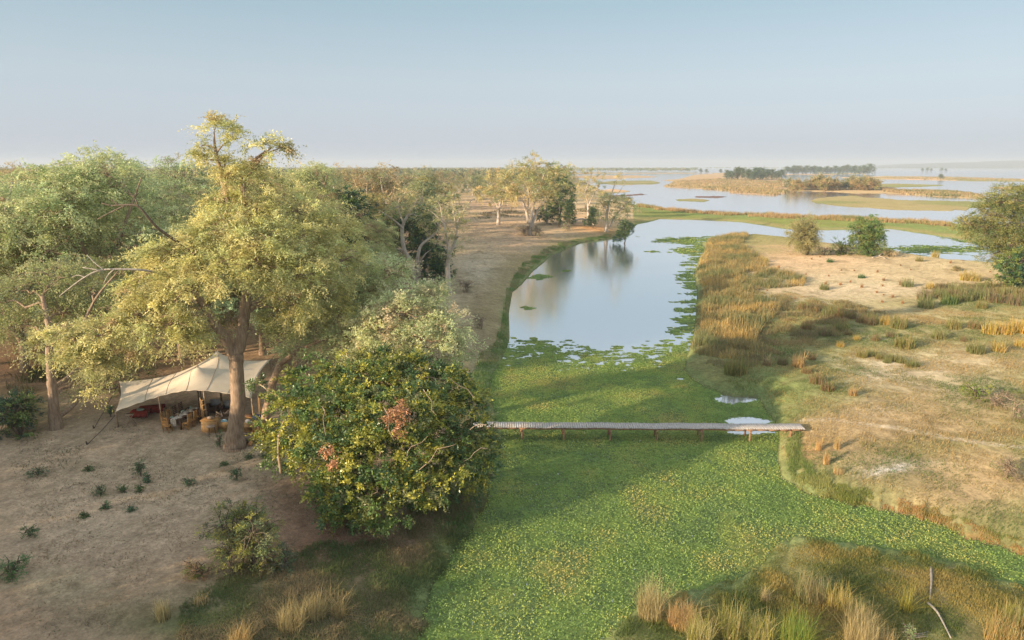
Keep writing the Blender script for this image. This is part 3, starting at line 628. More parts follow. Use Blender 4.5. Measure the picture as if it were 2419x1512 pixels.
make_tree('feathery_tree', tuple(bq), mt, mtb, 31, [DG, GG, (.12, .15, .10), YG], 'shaded grey green tree with a straight bare trunk left of the tent', 'tree', dens=12, size=(.7, 1.3), twigs=9, nleaf=9, L=.19, w=.065, droop=.6, wts=[.4, .3, .2, .1], twk=.6)
def spread(protos, spots, group, labs):
    for i, (px, Y, k, s) in enumerate(spots):
        lab = labs[i] if isinstance(labs, list) else (labs[k] if isinstance(labs, dict) else labs)
        copy_tree(protos[k], place(px, Y), rp.uniform(0, 6.28), s, lab, group)
near_spots = [(-60, 66, 0, .78, 'yellow green feathery tree cut by the left edge of the photo'), (160, 70, 1, .92, 'grey green feathery tree between the far left edge and the tallest yellow one'), (440, 84, 2, 1.03, 'olive feathery tree just left of the highest branches of the great tree'),
  (120, 84, 2, .95, 'olive feathery tree in front of the brownish trees at far left'), (660, 70, 2, 1.0, 'olive feathery tree hidden half behind the great tree crown'), (705, 82, 1, 1.05, 'grey green feathery tree right behind the great tree crown'), (745, 120, 0, .96, 'yellow green feathery tree left of the dark evergreen in the wood'),
  (560, 95, 0, .93, 'yellow green feathery tree seen below the highest branches of the great tree'), (868, 76, 1, .62, 'low grey green feathery tree below the dark evergreen'), (885, 94, 2, .6, 'small olive feathery tree left of the pale forked trunks'), (350, 100, 0, .93, 'yellow green feathery tree far behind the tallest left one'),
  (250, 52, 1, .7, 'low grey green tree behind the tent and the straight bare trunk'), (430, 60, 1, .8, 'shaded grey green tree directly behind the tent canopy'), (620, 62, 1, .85, 'shaded grey green tree behind the leaning trunk beside the tent'), (780, 62, 2, .66, 'small olive tree behind the leaning tree right of the tent'), (850, 58, 1, .5, 'low grey green tree right behind the leaning olive tree'), (700, 56, 1, .8, 'grey green tree filling the gap right of the great tree trunk'), (20, 76, 0, .86, 'yellow green tree behind the far left grey green one'),
  (-140, 56, 1, 1.0, 'grey green feathery tree standing outside the left edge')]
for (px, Y, k, s, lab) in near_spots:
    copy_tree([P1, P2, P3][k], place(px, Y), rp.uniform(0, 6.28), s, lab, GW)
for i, (px, Y, s, lab) in enumerate([(-20, 105, 1.0, 'brownish half bare tree at the very left edge of the skyline'), (120, 110, .97, 'brownish half bare tree between the left edge and the tallest feathery tree'), (170, 130, .95, 'small brownish tree on the skyline left of the tallest feathery tree')]):
    copy_tree(P4, place(px, Y), rp.uniform(0, 6.28), s, lab)
# trees outside the left of the frame: they shade the clearing
OFF = []
for a_, l_, k_, s_ in [(-31, 15, 0, .42), (-36, 22, 1, .5), (-40, 14, 2, .45), (-45, 23, 0, .45), (-50, 17, 1, .5), (-34, 31, 2, .55), (-28, 24, 1, .45), (-55, 26, 2, .5), (-60, 20, 0, .5), (-42, 33, 1, .6), (-66, 28, 1, .6), (-50, 36, 0, .55), (-33, 8, 1, .36), (-43, 9, 0, .36)]:
    OFF.append((a_*.559+l_*-.829, a_*-.829+l_*-.559, k_, s_))
for (x, y, k, s) in OFF:
    copy_tree([P1, P2, P3][k], (x, y, max(gz(x, y), 0)), rp.uniform(0, 6.28), s, 'feathery tree of the wood outside the left edge of the view', GW)
# dark evergreens
EVP = [(.03, .065, .035), (.045, .085, .03), (.08, .11, .03), (.03, .05, .035)]
E1 = proto_tree('evergreen_tree', 41, 14.5, 5.5, 16, EVP, 'dark blue green evergreen tree behind the great tree crown on its right', 'tree', None, at=place(828, 98), dens=6, size=(.7, 1.2), twigs=8, nleaf=8, L=.3, w=.17, droop=.3, lo=.7, cb=.15, fork=.15, leafm=M_broad, twk=.05, under=.8, br=(.3, .45), fl=1.0, bark=M_dark)
for (px, Y, s, lab) in [(1000, 112, .78, 'dark evergreen tree behind the pale forked trunks'), (935, 116, .72, 'dark evergreen tree just left of the pale forked trunks'), (1035, 103, .42, 'low dark evergreen bush at the foot of the single pale trunk'), (880, 96, .62, 'dark evergreen at the right foot of the wood below the blue green one'), (1322, 205, 1.02, 'dark evergreen tree behind the large pale tree on the sandy bank'), (1345, 200, .55, 'low dark evergreen right behind the sandy bank trees'), (1475, 172, .42, 'dark evergreen bush under the pale tree at the water edge'), (1400, 200, .45, 'low dark evergreen between the last two pale trees')]:
    copy_tree(E1, place(px, Y), rp.uniform(0, 6.28), s, lab, 'dark evergreens')
E1['group'] = 'dark evergreens'
# ------------------------------------------------------------------ pale-trunked trees on the sandy bank (individually shaped)
PT = [(.27, .26, .12), (.32, .28, .14), (.19, .22, .11), (.36, .29, .15)]
def pale_tree(base_px, limbs_px, blobs_px, seed, label, dens=3.2, L=.30, w=.10, size=(.9, 1.5), group='pale trunked trees on the sandy bank', pals=None, bark=None, low=.35, **kw):
    b = G(*base_px); Y = b.y; lm = []
    for l in limbs_px:
        q = pl([(x, y, r) for (x, y, r) in l], Y, [i*.35*((-1)**len(lm)) for i in range(len(l))]); lm.append(q)
    lm[0][0] = (b.x, b.y, b.z-.3, lm[0][0][3]*1.3)
    bs = [pb(x, y, rx, ry, Y, dy) for (x, y, rx, ry, dy) in blobs_px]
    return make_tree('pale_tree', tuple(b), lm, bs, seed, pals or PT, label, 'tree', group, dens=dens*1.6, size=size, twigs=8, nleaf=8, L=L, w=w, droop=.25, bark=bark or M_pale, twk=.8, lo=low, **kw)
pale_tree((985, 668), [[(985, 668, .42), (972, 625, .36), (955, 590, .32), (950, 555, .3), (952, 530, .24), (968, 500, .16), (985, 470, .08)], [(952, 540, .2), (930, 520, .14), (908, 505, .07), (890, 495, .03)], [(990, 655, .3), (987, 610, .27), (995, 580, .22), (1018, 560, .16), (1035, 545, .08)], [(988, 625, .16), (1005, 600, .12), (1018, 590, .05)], [(953, 530, .15), (940, 490, .1), (945, 465, .04)]],
  [(950, 490, 34, 24, 0), (985, 480, 30, 20, 1), (925, 515, 24, 14, 0), (1020, 520, 30, 20, 0), (1005, 545, 24, 14, 1), (990, 510, 26, 16, 0), (960, 455, 24, 14, 0), (1035, 500, 20, 16, 0), (920, 590, 18, 10, 0)], 51, 'pale tree forking into two crooked trunks in front of a dark evergreen', dens=3.6, L=.24, w=.08, size=(.7, 1.3))
pale_tree((1060, 692), [[(1060, 692, .40), (1057, 640, .36), (1062, 600, .3), (1075, 570, .24), (1080, 530, .18), (1100, 490, .1), (1122, 465, .04)], [(1059, 610, .2), (1056, 570, .16), (1046, 520, .1), (1040, 490, .05)], [(1078, 540, .14), (1070, 490, .1), (1076, 455, .04)], [(1050, 530, .1), (1025, 505, .06), (1010, 495, .03)]],
  [(1060, 570, 34, 22, 0), (1080, 530, 30, 22, 0), (1050, 520, 28, 20, 1), (1095, 500, 26, 18, 0), (1070, 475, 30, 18, 0), (1035, 480, 26, 16, 0), (1045, 600, 18, 12, 0), (1085, 560, 20, 14, 0), (1105, 530, 18, 12, 0)], 52, 'tall tree with one straight pale trunk and dead top twigs by the sandy bank', dens=3.6, L=.24, w=.08, size=(.7, 1.3))
pale_tree((1177, 532), [[(1177, 532, .5), (1177, 500, .42), (1172, 480, .3), (1160, 455, .18), (1150, 435, .08)], [(1178, 495, .3), (1185, 465, .2), (1190, 440, .1)]],
  [(1150, 465, 28, 14, 0), (1180, 460, 34, 18, 0), (1165, 435, 32, 16, 0), (1200, 450, 26, 14, 1), (1175, 415, 26, 12, 0), (1140, 450, 20, 10, 0)], 53, 'tree with a dark trunk foot standing alone left of the large spreading pale tree', dens=1.5, L=.5, w=.17, size=(1.2, 2.0))
pale_tree((1252, 556), [[(1252, 556, .55), (1247, 520, .46), (1240, 490, .34), (1225, 460, .2), (1205, 440, .08)], [(1250, 545, .45), (1256, 505, .36), (1262, 475, .28), (1275, 440, .16), (1285, 410, .08)], [(1254, 540, .36), (1268, 500, .28), (1290, 470, .18), (1310, 450, .08)], [(1245, 500, .24), (1248, 460, .18), (1245, 420, .12), (1255, 390, .05)]],
  [(1190, 450, 30, 14, 0), (1215, 430, 36, 20, 0), (1250, 440, 40, 24, -1), (1290, 440, 36, 22, 0), (1235, 400, 36, 18, 0), (1265, 395, 30, 16, 0), (1310, 420, 30, 20, 1), (1275, 470, 36, 14, -1), (1220, 465, 36, 14, 0), (1300, 400, 26, 14, 1), (1325, 445, 22, 16, 0), (1258, 376, 14, 7, 0), (1180, 475, 18, 8, 0)], 54, 'largest spreading pale tree with several forking trunks in the middle of the sandy bank', dens=1.9, L=.46, w=.15, size=(1.2, 2.0))
pale_tree((1290, 528), [[(1290, 528, .42), (1290, 500, .34), (1292, 470, .2), (1300, 440, .1)]], [(1290, 460, 26, 14, 0), (1310, 440, 30, 16, 0), (1330, 420, 26, 14, 0)], 55, 'slim grey trunked tree just right of the largest spreading pale tree', dens=1.4, L=.5, w=.17, size=(1.2, 2.0), bark_=None) if False else None
pale_tree((1290, 528), [[(1290, 528, .42), (1290, 500, .34), (1292, 470, .2), (1300, 440, .1)]], [(1290, 460, 26, 14, 0), (1310, 435, 30, 16, 0), (1330, 412, 26, 16, 0)], 55, 'slim grey trunked tree just right of the largest spreading pale tree', dens=1.5, L=.5, w=.17, size=(1.2, 2.0))
pale_tree((1322, 508), [[(1322, 508, .5), (1322, 490, .44), (1326, 470, .3), (1332, 440, .15), (1336, 410, .06)], [(1320, 500, .3), (1308, 485, .24), (1298, 472, .12)]], [(1320, 430, 30, 18, 0), (1335, 405, 24, 16, 0), (1305, 410, 26, 14, 0)], 56, 'pale trunked tree beside the tall dark evergreen on the bank', dens=1.4, L=.55, w=.18, size=(1.2, 2.0))
pale_tree((1390, 512), [[(1390, 512, .46), (1388, 480, .36), (1383, 455, .22), (1392, 425, .1), (1400, 405, .05)], [(1388, 490, .26), (1402, 460, .18), (1420, 430, .1), (1438, 408, .04)]], [(1380, 460, 22, 14, 0), (1390, 435, 26, 16, 0), (1398, 412, 20, 10, 0), (1410, 450, 22, 12, 0), (1425, 420, 14, 10, 0), (1370, 445, 18, 10, 0)], 57, 'thin pale tree before the wide river left of the leaning water edge tree', dens=1.4, L=.45, w=.15, size=(1.1, 1.8))
pale_tree((1432, 548), [[(1432, 548, .5), (1432, 520, .42), (1435, 495, .3), (1442, 465, .2), (1452, 435, .12), (1465, 405, .05)], [(1440, 535, .3), (1450, 515, .22), (1470, 490, .14), (1495, 470, .05)], [(1435, 500, .2), (1420, 480, .12), (1405, 468, .05)], [(1445, 470, .14), (1465, 450, .1), (1478, 425, .04)]],
  [(1420, 490, 26, 14, 0), (1450, 490, 34, 18, 0), (1480, 495, 26, 16, 0), (1440, 470, 26, 12, 0), (1470, 475, 26, 12, 0), (1462, 425, 10, 14, 0), (1425, 510, 22, 10, 0), (1465, 510, 24, 12, 0)], 58, 'leaning pale tree with bare upper branches right at the lagoon edge', dens=1.6, L=.42, w=.14, size=(1.0, 1.6))
# fallen logs beneath them
def log_obj(name, pts_px, r, label, m=M_pale, lift=.25, cat='log', group=None, kids=()):
    P = [G(x, y) for x, y in pts_px]; b = P[0]
    mb = MB(); pp = np.array([(p.x, p.y, p.z+lift+(k % 2)*r) for k, p in enumerate(P)])
    sm = smooth_path(np.hstack([pp, np.linspace(r, r*.45, len(pp))[:, None]]), 5); mb.tube(sm[:, :3], sm[:, 3], 6)
    for (i, dx, dy, dz) in kids:
        a = sm[min(i, len(sm)-1)]; mb.tube([a[:3], a[:3]+np.array([dx*.5, dy*.5, dz*.7]), a[:3]+np.array([dx, dy, dz])], [a[3]*.6, a[3]*.4, .02], 5)
    o = mb.build(name, m, None, True, origin=b); o.location = b; tag(o, label, cat, group); return o
log_obj('fallen_log', [(1352, 530), (1375, 527), (1392, 532), (1402, 542)], .3, 'long bleached fallen trunk on the sand left of the water edge tree', lift=1.0, kids=[(8, 3, 1, 1.5)])
log_obj('fallen_log', [(1390, 525), (1408, 522), (1425, 518), (1440, 515)], .24, 'forked bleached fallen trunk behind the first long one', lift=1.5, kids=[(5, 2, 1, 2.5), (10, 1, .5, 2), (3, 2.5, -1, -.3)])
log_obj('fallen_log', [(2060, 612), (2075, 609), (2090, 613)], .13, 'thin bleached log lying beside the round green trees on the right bank', kids=[(5, .6, 0, .5)])
# ------------------------------------------------------------------ right bank trees
BR = [(.14, .16, .06), (.20, .20, .07), (.10, .13, .055), (.24, .21, .08)]
R1 = pale_tree((2385, 660), [[(2385, 660, .4), (2385, 620, .34), (2375, 590, .26), (2370, 540, .14), (2375, 490, .06)], [(2380, 600, .2), (2340, 560, .14), (2310, 530, .06)], [(2378, 590, .2), (2420, 540, .14), (2440, 500, .06)]],
  [(2370, 480, 56, 32, 0), (2400, 470, 60, 30, 1), (2340, 510, 50, 32, 0), (2300, 535, 40, 24, 0), (2275, 530, 24, 18, 0), (2330, 555, 44, 24, 0), (2400, 530, 60, 36, -1), (2440, 500, 60, 50, 0), (2450, 560, 60, 40, 0), (2380, 570, 50, 24, -.5), (2480, 480, 50, 40, 0), (2350, 600, 40, 24, 0), (2400, 620, 50, 26, -1), (2440, 610, 50, 30, 0)], 61, 'big round olive green tree at the right edge of the photo', dens=8.0, L=.25, w=.09, size=(.8, 1.3), group=None, pals=BR, bark=M_bark, low=.5)
for ch in R1.children: pass
def bush_obj(name, px, py, r, h, seed, pals, label, cat='bush', group=None, dens=16, L=.1, w=.06, m=None, lo=.5, size=(.3, .6), bare=False, twigs=7, nleaf=7, **kw):
    b = G(px, py); rng = np.random.default_rng(seed)
    bl_ = []
    n = kw.pop('nb', 6)
    for i in range(n):
        a = rng.uniform(0, 6.28); t = rng.random()**.5*.6; q = rng.uniform(.35, .5)
        bl_.append((b.x+math.cos(a)*t*r, b.y+math.sin(a)*t*r, b.z+h*rng.uniform(.22, .68), r*q, r*q, h*.30))
    lm = [[(b.x, b.y, b.z-.1, .05*r), (b.x+rng.normal(0, .1)*r, b.y+rng.normal(0, .1)*r, b.z+h*.35, .035*r), (b.x+rng.normal(0, .35)*r, b.y+rng.normal(0, .35)*r, b.z+h*.75, .012*r)] for _ in range(5)]
    return make_tree(name, tuple(b), lm, bl_, seed, pals, label, cat, group, dens=dens, size=size, twigs=twigs, nleaf=nleaf, L=L, w=w, droop=kw.pop('droop', .2), bark=kw.pop('bark', M_dark), leafm=m or M_leaf, lo=lo, under=.9, twk=kw.pop('twk', .5), **kw)
bush_obj('evergreen_bush', 2388, 676, 4.4, 6.6, 62, EVP[:3]+[(.12, .14, .03)], 'dark dense bush below the big round tree at the right edge', L=.24, w=.15, dens=7, size=(.5, .9), m=M_broad, nb=9)
bush_obj('bank_tree', 1905, 603, 4.2, 9.6, 63, [GG, (.24, .23, .12), (.18, .2, .1)], 'pale feathery round tree on the right bank, the left of a pair', 'tree', L=.24, w=.08, dens=11, size=(.6, 1.2), nb=14, droop=.35)
bush_obj('bank_tree', 2048, 603, 4.2, 9.2, 64, [(.09, .14, .045), (.13, .17, .05), (.2, .2, .06)], 'round leafy green tree on the right bank, the right of a pair', 'tree', L=.24, w=.12, dens=10, size=(.5, 1.0), nb=12)
bush_obj('bank_bush', 1985, 602, 2.8, 4.0, 65, [(.08, .12, .04), (.12, .14, .05)], 'low dark green bush between the pair of round trees on the right bank', L=.22, w=.12, dens=7, size=(.5, .8), nb=7)
bush_obj('bank_bush', 1945, 604, 2.2, 2.6, 66, [TAN, GG], 'low dry bush at the foot of the pale feathery bank tree', L=.22, w=.08, dens=7, size=(.4, .7))
bush_obj('bank_bush', 2098, 606, 1.9, 2.0, 67, [TAN, (.15, .15, .07)], 'low brown bush right of the pair of round bank trees', L=.2, w=.08, dens=8, size=(.4, .7))
bush_obj('bank_bush', 2305, 945, 1.15, 1.5, 68, [(.10, .15, .03), (.2, .2, .05), (.14, .17, .04)], 'bright green leafy bush on the dry right bank', L=.1, w=.06, dens=26, size=(.25, .45))
bush_obj('bank_bush', 2350, 960, 1.3, 1.4, 69, [BRN, (.12, .11, .06)], 'purplish brown twiggy bush growing against the bright green bush', L=.1, w=.04, dens=20, size=(.25, .45), twk=1, bark=M_drift)
bush_obj('bank_bush', 2395, 985, .9, 1.9, 70, [BRN, OLIVE], 'small thin bare tree with a bent stem on the dry right bank', L=.09, w=.035, dens=7, size=(.3, .5), twk=1, bark=M_drift)
bush_obj('bank_bush', 2375, 1130, .7, 1.9, 72, [(.13, .14, .05), BRN], 'thin upright olive shrub below the footpath at the right edge', L=.09, w=.035, dens=12, size=(.3, .5), twk=1, bark=M_drift)
bush_obj('bank_bush', 2260, 640, 1.0, 1.0, 71, [DRY, OLIVE], 'small dry bush on the sand left of the right edge tree', L=.14, w=.05, dens=14)
# greyish bare bushes on the left bank
for i, (px, py, r, h, lab) in enumerate([(1103, 690, 1.9, 2.3, 'grey twiggy bush beside the single pale trunk'), (1137, 778, 1.25, 2.2, 'bare purplish grey bush on the sandy slope'), (1237, 556, 2.6, 3.2, 'dry tan bush at the left foot of the largest pale tree'), (1272, 558, 2.2, 3.0, 'grey green bush at the right foot of the largest pale tree'), (1340, 545, 2.4, 2.2, 'olive bush left of the fallen trunks'), (1382, 500, 2.2, 3.4, 'young tan tree in front of the river on the bank')]):
    bush_obj('dry_bush', px, py, r, h, 80+i, [BRN, (.17, .16, .10), GG] if i != 2 else [TAN, DRY, BRN], lab, group='dry bushes on the sandy bank', L=.12 if i < 2 else .2, w=.035 if i < 2 else .07, dens=16 if i < 2 else 12, twk=1, bark=M_drift, twigs=6, nleaf=4 if i == 1 else 6, size=(.5, 1.0))
# left foreground shrubs
bush_obj('round_bush', 48, 1030, 2.1, 3.0, 90, EVP, 'large dark round bush at the left edge beside the straight trunk', L=.13, w=.075, dens=26, m=M_broad, nb=8, size=(.3, .55))
bush_obj('leafy_shrub', 600, 1335, 1.9, 3.3, 91, [(.12, .15, .06), (.20, .20, .06), (.10, .13, .07), (.15, .15, .08)], 'tall olive shrub in front of the big bush at lower left', L=.1, w=.045, dens=42, nb=10, size=(.25, .5), twk=.6)
bush_obj('leafy_shrub', 670, 1345, .9, 1.2, 94, [(.09, .12, .06), (.12, .11, .07)], 'small grey green shrub touching the tall olive shrub', L=.09, w=.04, dens=40, nb=5, size=(.2, .4))
bush_obj('leafy_shrub', 468, 1365, .65, 1.0, 92, [(.12, .15, .06), BRN], 'small thin shrub left of the tall olive shrub', L=.08, w=.035, dens=40, size=(.2, .35))
bush_obj('leafy_shrub', 28, 1365, .75, .85, 93, [(.06, .12, .05), (.08, .14, .06)], 'rounded bluish green shrub cut by the left edge near the bottom', L=.08, w=.03, dens=60, size=(.2, .35))
SG = 'small green shrubs dotted over the bare ground'
small = [(90, 1123, .42, .42, 'wide low green shrub nearest the left edge on the bare ground'), (210, 1110, .26, .16, 'flat small green shrub below the tent guy rope peg'), (333, 1125, .36, .62, 'taller green shrub with a double top on the bare ground'), (350, 1138, .2, .36, 'small shrub touching the taller double topped one'), (238, 1170, .28, .52, 'upright oval green shrub in the middle of the bare ground'), (292, 1162, .17, .22, 'tiny round shrub right of the upright oval one'), (332, 1160, .19, .22, 'tiny shrub just below the double topped one'), (560, 1135, .28, .66, 'tall narrow green shrub in front of the great tree trunk'), (445, 1147, .24, .26, 'pale thin shrub left of the tall narrow one'), (246, 1203, .16, .24, 'tiny shrub below the upright oval one'), (72, 1266, .36, .4, 'dark spiky shrub low at the left above the rounded bluish one'), (310, 1208, .13, .12, 'tiniest shrub right of the one below the oval shrub'), (200, 1222, .13, .12, 'tiny shrub left of the one below the oval shrub'), (590, 1083, .2, .15, 'flat little shrub close below the log pile'), (622, 1082, .22, .13, 'flat little shrub right of the one below the log pile'), (520, 1058, .24, .75, 'narrow blue green shrub against the left side of the great trunk'), (530, 1098, .15, .12, 'tiny flat shrub just in front of the great trunk'), (263, 985, .3, .6, 'small green shrub behind the left corner of the tent')]
for i, (px, py, r, h, lab) in enumerate(small):
    bush_obj('low_shrub', px, py, r*1.3, h*1.6, 200+i, [(.05, .10, .05), (.07, .12, .06), (.10, .13, .07)], lab, 'shrub', SG, dens=190, L=.08, w=.035, size=(.12, .26), twigs=4, nleaf=5, nb=4, twk=.1)
# ------------------------------------------------------------------ middle and far woodland (copies)
GM = 'trees of the middle woodland'
mid = []
for i, (seed, pals, h, r) in enumerate([(71, [(.22, .20, .10), (.27, .23, .12), (.15, .17, .09)], 16, 7.5), (72, [(.18, .19, .09), (.24, .22, .10), (.13, .15, .08)], 15, 8), (73, [(.28, .22, .13), (.22, .18, .11), (.2, .2, .1)], 16.5, 7), (74, [(.08, .11, .06), (.12, .14, .07)], 14, 7)]):
    mid.append(proto_tree('woodland_tree', seed, h, r, 14, pals, 'x', 'tree', GM, at=place([905, 1010, 870, 960][i], [170, 185, 150, 215][i]), dens=1.15, size=(1.3, 2.4), twigs=8, nleaf=8, L=.5, w=.2, droop=.3, lo=.4, twk=.5, cb=.32, bark=M_pale))
MLAB = {0: 'olive woodland tree low behind the blue green evergreen, nearest of its colour', 1: 'green woodland tree right above the pale forked trunks', 2: 'tan woodland tree beside the right flank of the blue green evergreen', 3: 'dark green woodland tree behind the gap left of the pale forked trunks'}
for i in range(4): mid[i]['label'] = MLAB[i]
rw = random.Random(9)
cnt = 0; pts = []
while cnt < 170:
    Y = 115+(rw.random()**1.5)*520; px = rw.uniform(-120, 1330)
    if px > 1000-0.0*Y and Y < 235: continue
    if px > 1090 and Y < 290: continue
    if px < 700 and Y > 330: continue
    x = uX(px, Y)
    if px > 640 and Y < 135: continue
    if any((x-a)**2+(Y-b)**2 < (8.5+Y*.012)**2 for a, b in pts): continue
    pts.append((x, Y)); k = rw.choices([0, 1, 2, 3], [.32, .3, .25, .13])[0]
    s = rw.uniform(.72, 1.08)*(1.0 if px > 600 else 1.08); cnt += 1
    wh = 'far left, behind the brownish skyline trees' if px < 200 else 'behind the tallest yellow green tree' if px < 420 else 'behind the great tree' if px < 680 else 'around the blue green evergreen' if px < 860 else 'behind the pale forked trunks' if px < 1060 else 'beyond the sandy clearing'
    dd = 'in the front rows' if Y < 190 else 'in the middle rows' if Y < 320 else 'in the back rows'
    copy_tree(mid[k], (x, Y, gz(x, Y)), rw.uniform(0, 6.28), s, ['olive', 'green', 'tan', 'dark green'][k]+' woodland tree '+wh+', '+dd)
# far single trees on the islands (each a thing)
farp = []
for i, (seed, pals, h, r) in enumerate([(75, [(.08, .11, .06), (.12, .14, .07), (.06, .09, .05)], 15, 8.5), (76, [(.22, .19, .10), (.15, .16, .07), (.28, .22, .12)], 9, 6.5)]):
    farp.append(proto_tree('island_tree', seed, h, r, 12, pals, 'x', 'tree', None, at=(atY([1760, 1880][i], [975, 560][i])), dens=.5, size=(2, 3.5), twigs=7, nleaf=7, L=.9, w=.45, droop=.2, lo=.5, twk=.3, cb=.12, fork=.12, bark=M_dark))
ORD = ['first ', 'second ', 'third ', 'fourth ', 'fifth ', 'sixth ', 'seventh ', 'eighth ', 'ninth ', 'tenth ', 'eleventh ', 'twelfth ', 'thirteenth ', 'fourteenth ', 'fifteenth ', 'sixteenth ', 'seventeenth ', 'eighteenth ', 'nineteenth ', 'twentieth ', 'twenty first ', 'twenty second ']
def isl(k, lst, lab, grp, jy=0):
    first = True; lab0 = lab; rank = sorted(range(len(lst)), key=lambda i: lst[i][0])
    for n_, (px, Y, s) in enumerate(lst):
        r_ = rank.index(n_); lab = lab0+(', '+ORD[r_]+'from left' if r_ < len(lst)-1 else ', rightmost')
        if first and not farp[k].get('used'):
            farp[k].location = place(px, Y); farp[k].scale = (s, s, s); farp[k]['used'] = 1; farp[k]['label'] = lab; farp[k]['group'] = grp; first = False; continue
        copy_tree(farp[k], place(px, Y), rw.uniform(0, 6.28), s, lab, grp)
isl(0, [(1716, 985, .85), (1727, 960, .8), (1740, 990, 1.12), (1752, 985, 1.05), (1765, 970, .95), (1770, 940, .85), (1782, 985, 1.08), (1795, 980, 1.1), (1808, 975, .95), (1822, 985, .95), (1834, 970, .8), (1845, 985, .95), (1800, 935, .7), (1778, 925, .75)], 'dark tree in the nearer clump on the river island', 'trees of the nearer island clump')
isl(0, [(1856+i*9.6, 1640+rw.uniform(-60, 60), rw.uniform(.95, 1.45)) for i in range(21)] + [(2052, 1640, 1.6)], 'dark tree in the long far island row', 'trees of the long far island row')
isl(1, [(1865, 560, .95), (1884, 545, .9), (1902, 560, .85), (1925, 555, 1.0), (1938, 560, 1.25), (1950, 540, 1.05), (1968, 545, .95), (1985, 560, .7), (2008, 555, 1.15), (2022, 545, .85), (2035, 560, 1.1), (2050, 545, 1.05), (2062, 550, .9), (1875, 520, .6), (1845, 760, .6)], 'pale round scrub tree on the brown river island', 'scrub trees on the river island')
copy_tree(farp[0], place(2221, 1010), 1, .5, 'lone dark tree on a thin grassy bar in the wide river', None); bpy.data.objects[-1] if False else None
isl(0, [(2178, 2600, .8), (2190, 2600, .9), (2199, 2620, .7), (2224, 2600, .85), (2233, 2620, .7)], 'hazy tree of the small group far out on the river', 'hazy trees far out on the river')
isl(0, [(1655, 1900, .8), (1668, 1900, .7), (1702, 1880, .7)], 'small single tree right of the far hazy wood', 'single trees beside the far wood')
for o in farp:
    if 'used' in o: del o['used']
lone = [o for o in COL.objects if o.get('label', '').startswith('lone dark tree')][0]
if 'group' in lone: del lone['group']
# far-off wood as masses
def wood(name, spots, seed, pals, label, h=(12, 17), n=26, q=(2.2, 3.6)):
    rng = np.random.default_rng(seed); S_ = np.array(spots); m = len(S_)
    hh = rng.uniform(h[0], h[1], m); i = np.repeat(np.arange(m), n)
    d = nrm(rng.normal(0, 1, (m*n, 3))); d[:, 2] = np.abs(d[:, 2])*1.1-.35
    c = np.stack([S_[i, 0], S_[i, 1], S_[i, 2]+hh[i]*.55], 1)+d*np.stack([hh[i]*.52, hh[i]*.52, hh[i]*.42], 1)*rng.uniform(.6, 1, (m*n, 1))
    ax = nrm(rng.normal(0, 1, (m*n, 3))); sd = nrm(np.cross(ax, rng.normal(0, 1, (m*n, 3))))
    sz_ = rng.uniform(*q, m*n)
    V = quads(c-ax*sz_[:, None]*.5, ax, sd, sz_, sz_*.7)
    o = np_mesh(name, V, qf(m*n), M_leaf, leaf_cols(rng, i, m, pals)); tag(o, label, 'woodland', None, 'stuff'); return o
rf = np.random.default_rng(8)
sp1 = []
while len(sp1) < 5200:
    px = rf.uniform(-150, 1335); Y = 620/(1-rf.random()*.86)
    if px > 1335-max(0, (Y-1500))*.0: continue
    sp1.append((uX(px, Y), Y, 1.5))
wood('distant_woodland', sp1, 81, [(.16, .17, .09), (.11, .13, .08), (.20, .18, .10), (.08, .11, .07)], 'hazy wood stretching to the horizon left of the river', n=26)
sp2 = [(uX(px, Y), Y, .5) for px, Y in zip(rf.uniform(1335, 1645, 420), rf.uniform(1950, 2900, 420))]
sp2 += [(uX(px, Y), Y, .5) for px, Y in zip(rf.uniform(1640, 2060, 160), rf.uniform(4200, 4600, 160))]
wood('far_bank_woodland', sp2, 82, [(.08, .11, .07), (.12, .14, .08), (.18, .17, .1)], 'thin hazy line of wood along the far river bank', n=30)
sp3 = [(uX(px, Y), Y, .5) for px, Y in zip(rf.uniform(1900, 2900, 420), rf.uniform(5200, 6000, 420))]
wood('far_right_woodland', sp3, 83, [(.08, .11, .07), (.12, .13, .08)], 'faint blue wood on the farthest shore at right', h=(10, 20), n=20, q=(4, 7))
# ------------------------------------------------------------------ grass
def blades(rng, B_, h, w, lean=.35, seg=3):
    """B_ base points (n,3) -> strips"""
    n = len(B_); a = rng.uniform(0, 2*math.pi, n); ln = h*rng.uniform(.6, 1.15, n)
    d = np.stack([np.cos(a), np.sin(a), np.zeros(n)], 1)*(np.abs(rng.normal(0, lean, n))[:, None]); s = np.stack([-np.sin(a+rng.uniform(-1, 1, n)), np.cos(a), np.zeros(n)], 1)
    V = []
    for k in range(seg+1):
        t = k/seg; c = B_+np.array([0, 0, 1.])*(ln*t*(1-.25*t*np.minimum(np.linalg.norm(d, axis=1), 1)))[:, None]+d*(ln*t**1.7)[:, None]
        ww = (w*(1-t*.85))*.5*np.ones(n)
        V += [c-s*ww[:, None], c+s*ww[:, None]]
    V = np.stack(V, 1).reshape(-1, 3); m = 2*(seg+1)
    o = np.arange(n)[:, None]*m
    Q = np.concatenate([o+np.array([2*k, 2*k+1, 2*k+3, 2*k+2]) for k in range(seg)])
    return V, Q, m
def blade_cols(rng, n, m, pals, wts=None, idx=None):
    P = np.array(pals); k = rng.choice(len(P), n, p=wts) if idx is None else idx
    return np.repeat(P[k]*rng.uniform(.75, 1.2, (n, 1)), m, 0)
STR = (.41, .32, .15); STR2 = (.34, .25, .12); OLG = (.16, .18, .06); GRB = (.13, .20, .045); YLG = (.30, .27, .06)
